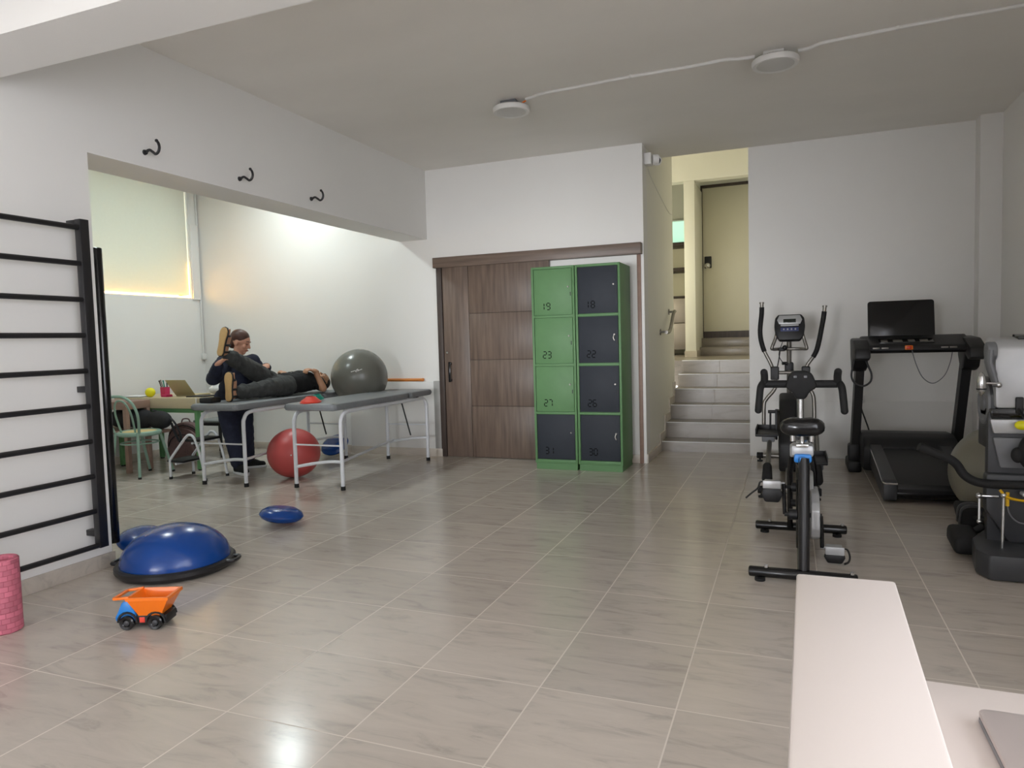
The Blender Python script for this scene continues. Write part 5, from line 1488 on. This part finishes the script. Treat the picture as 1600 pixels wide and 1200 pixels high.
def digit(mb, ch, x, z, w, h, y):
    t = 0.0085
    q = {'a': ((x, z + h), (x + w, z + h)), 'g': ((x, z + h / 2), (x + w, z + h / 2)), 'd': ((x, z), (x + w, z)),
         'b': ((x + w, z + h / 2), (x + w, z + h)), 'c': ((x + w, z), (x + w, z + h / 2)), 'f': ((x, z + h / 2), (x, z + h)), 'e': ((x, z), (x, z + h / 2))}
    for s in SEG[ch]:
        (x0, z0), (x1, z1) = q[s]
        g = 0.004
        if x0 == x1:
            mb.box(x0 - t / 2, x0 + t / 2, y - 0.0006, y + 0.002, z0 + g, z1 - g)
        else:
            mb.box(x0 + g, x1 - g, y - 0.0006, y + 0.002, z0 - t / 2, z0 + t / 2)


LY0, LY1, LH = 6.40, 6.84, 1.94


def locker(x0, x1, nums, cols, label, dot):
    t = thing('locker', label, 'locker', ((x0 + x1) / 2, (LY0 + LY1) / 2, 0), 0, 'green locker columns')
    obj('plinth', MB().box(x0 + 0.008, x1 - 0.008, LY0 + 0.012, LY1, 0, 0.07), M['green'], t)
    fr = 0.022
    bd = MB().box(x0, x1, LY0 + 0.02, LY1, 0.06, LH, 0.004)
    z0, z1 = 0.075, LH
    n = 4
    dzh = (z1 - z0 - fr) / n
    for x in (x0, x1 - fr):
        bd.box(x, x + fr, LY0, LY0 + 0.03, 0.06, LH, 0.003)
    for k in range(n + 1):
        bd.box(x0, x1, LY0 + 0.001, LY0 + 0.03, z0 + k * dzh - (0.012 if k == 0 else 0), z0 + k * dzh + fr, 0.003)
    obj('body', bd, M['green'], t)
    for k in range(n):
        za = z0 + (n - 1 - k) * dzh + fr
        zb = za + dzh - fr
        d = obj('door', MB().box(x0 + fr + 0.004, x1 - fr - 0.004, LY0 + 0.003, LY0 + 0.019, za + 0.004, zb - 0.004, 0.002), M['green' if cols[k] == 'g' else 'slate'], t)
        nb = MB()
        for i, chh in enumerate(nums[k]):
            digit(nb, chh, x0 + 0.105 + i * 0.047 - (0.012 if chh == '1' and i == 0 else 0), za + 0.055, 0.032, 0.062, LY0 + 0.0025)
        d_ = obj('number', nb, M['outlet_black'], d)
        xl = x1 - fr - 0.040
        zl = za + (zb - za) * 0.60
        obj('lock', MB().cyl((xl, LY0 + 0.004, zl), (xl, LY0 - 0.005, zl), 0.009, 0.007, 16), M['steel'], d)
        obj('pull', MB().box(xl + 0.018, xl + 0.026, LY0 + 0.0015, LY0 + 0.006, zl - 0.085, zl - 0.050, 0.001), M['blackp'], d)
        if nums[k] in dot:
            obj('keys', MB().tube(spl([(xl, LY0 - 0.008, zl - 0.004), (xl - 0.006, LY0 - 0.010, zl - 0.030), (xl + 0.004, LY0 - 0.010, zl - 0.055)]), 0.006, 6), M['steel'], d)
    return t


locker(-2.312, -1.884, ['19', '23', '27', '31'], 'gggs', 'locker column next to the sliding door with three green doors above one dark', ())
locker(-1.877, -1.449, ['18', '22', '26', '30'], 'ssss', 'locker column with four dark slate doors in a green frame', ('22', '30'))

# ------------------------------------------------------------------ reception counter in the foreground
co = thing('counter_ledge', 'narrow white raised counter ledge in the near right foreground', 'counter', (0.06, 0.65, 0))
lq = [(0.0066, 1.090), (0.135, 1.093), (0.112, 0.36), (-0.0082, 0.36)]
obj('ledge_top', MB().prism(lq, XY(0, 0, 0.875), 0.025, 0.004), M['counter'], co)
obj('panel', MB().prism([(0.014, 1.082), (0.127, 1.085), (0.105, 0.37), (0.0, 0.37)], XY(), 0.876), M['counter'], co)
rd = thing('reception_desk', 'white reception desk top beside the raised counter ledge', 'desk', (0.6, 0.75, 0))
obj('desk_top', MB().prism([(0.138, 1.125), (1.25, 1.105), (1.25, 0.37), (0.115, 0.37)], XY(0, 0, 0.722), 0.028, 0.003), M['counter'], rd)
obj('side_panel', MB().box(1.20, 1.24, 0.38, 1.09, 0, 0.722), M['counter'], rd)
obj('back_panel', MB().box(0.15, 1.20, 1.04, 1.06, 0.02, 0.722), M['counter'], rd)
ll = thing('laptop', 'closed pinkish silver laptop lying on the white reception desk', 'laptop', (0.38, 0.93, 0.75))
obj('laptop_base', MB().prism(rrect(0.219, 0.545, 0.80, 1.025, 0.012), XY(0, 0, 0.7515), 0.008, 0.002), M['greyp'], ll)
obj('lid', MB().prism(rrect(0.219, 0.545, 0.80, 1.025, 0.012), XY(0, 0, 0.760), 0.007, 0.002), M['silverlap'], ll)
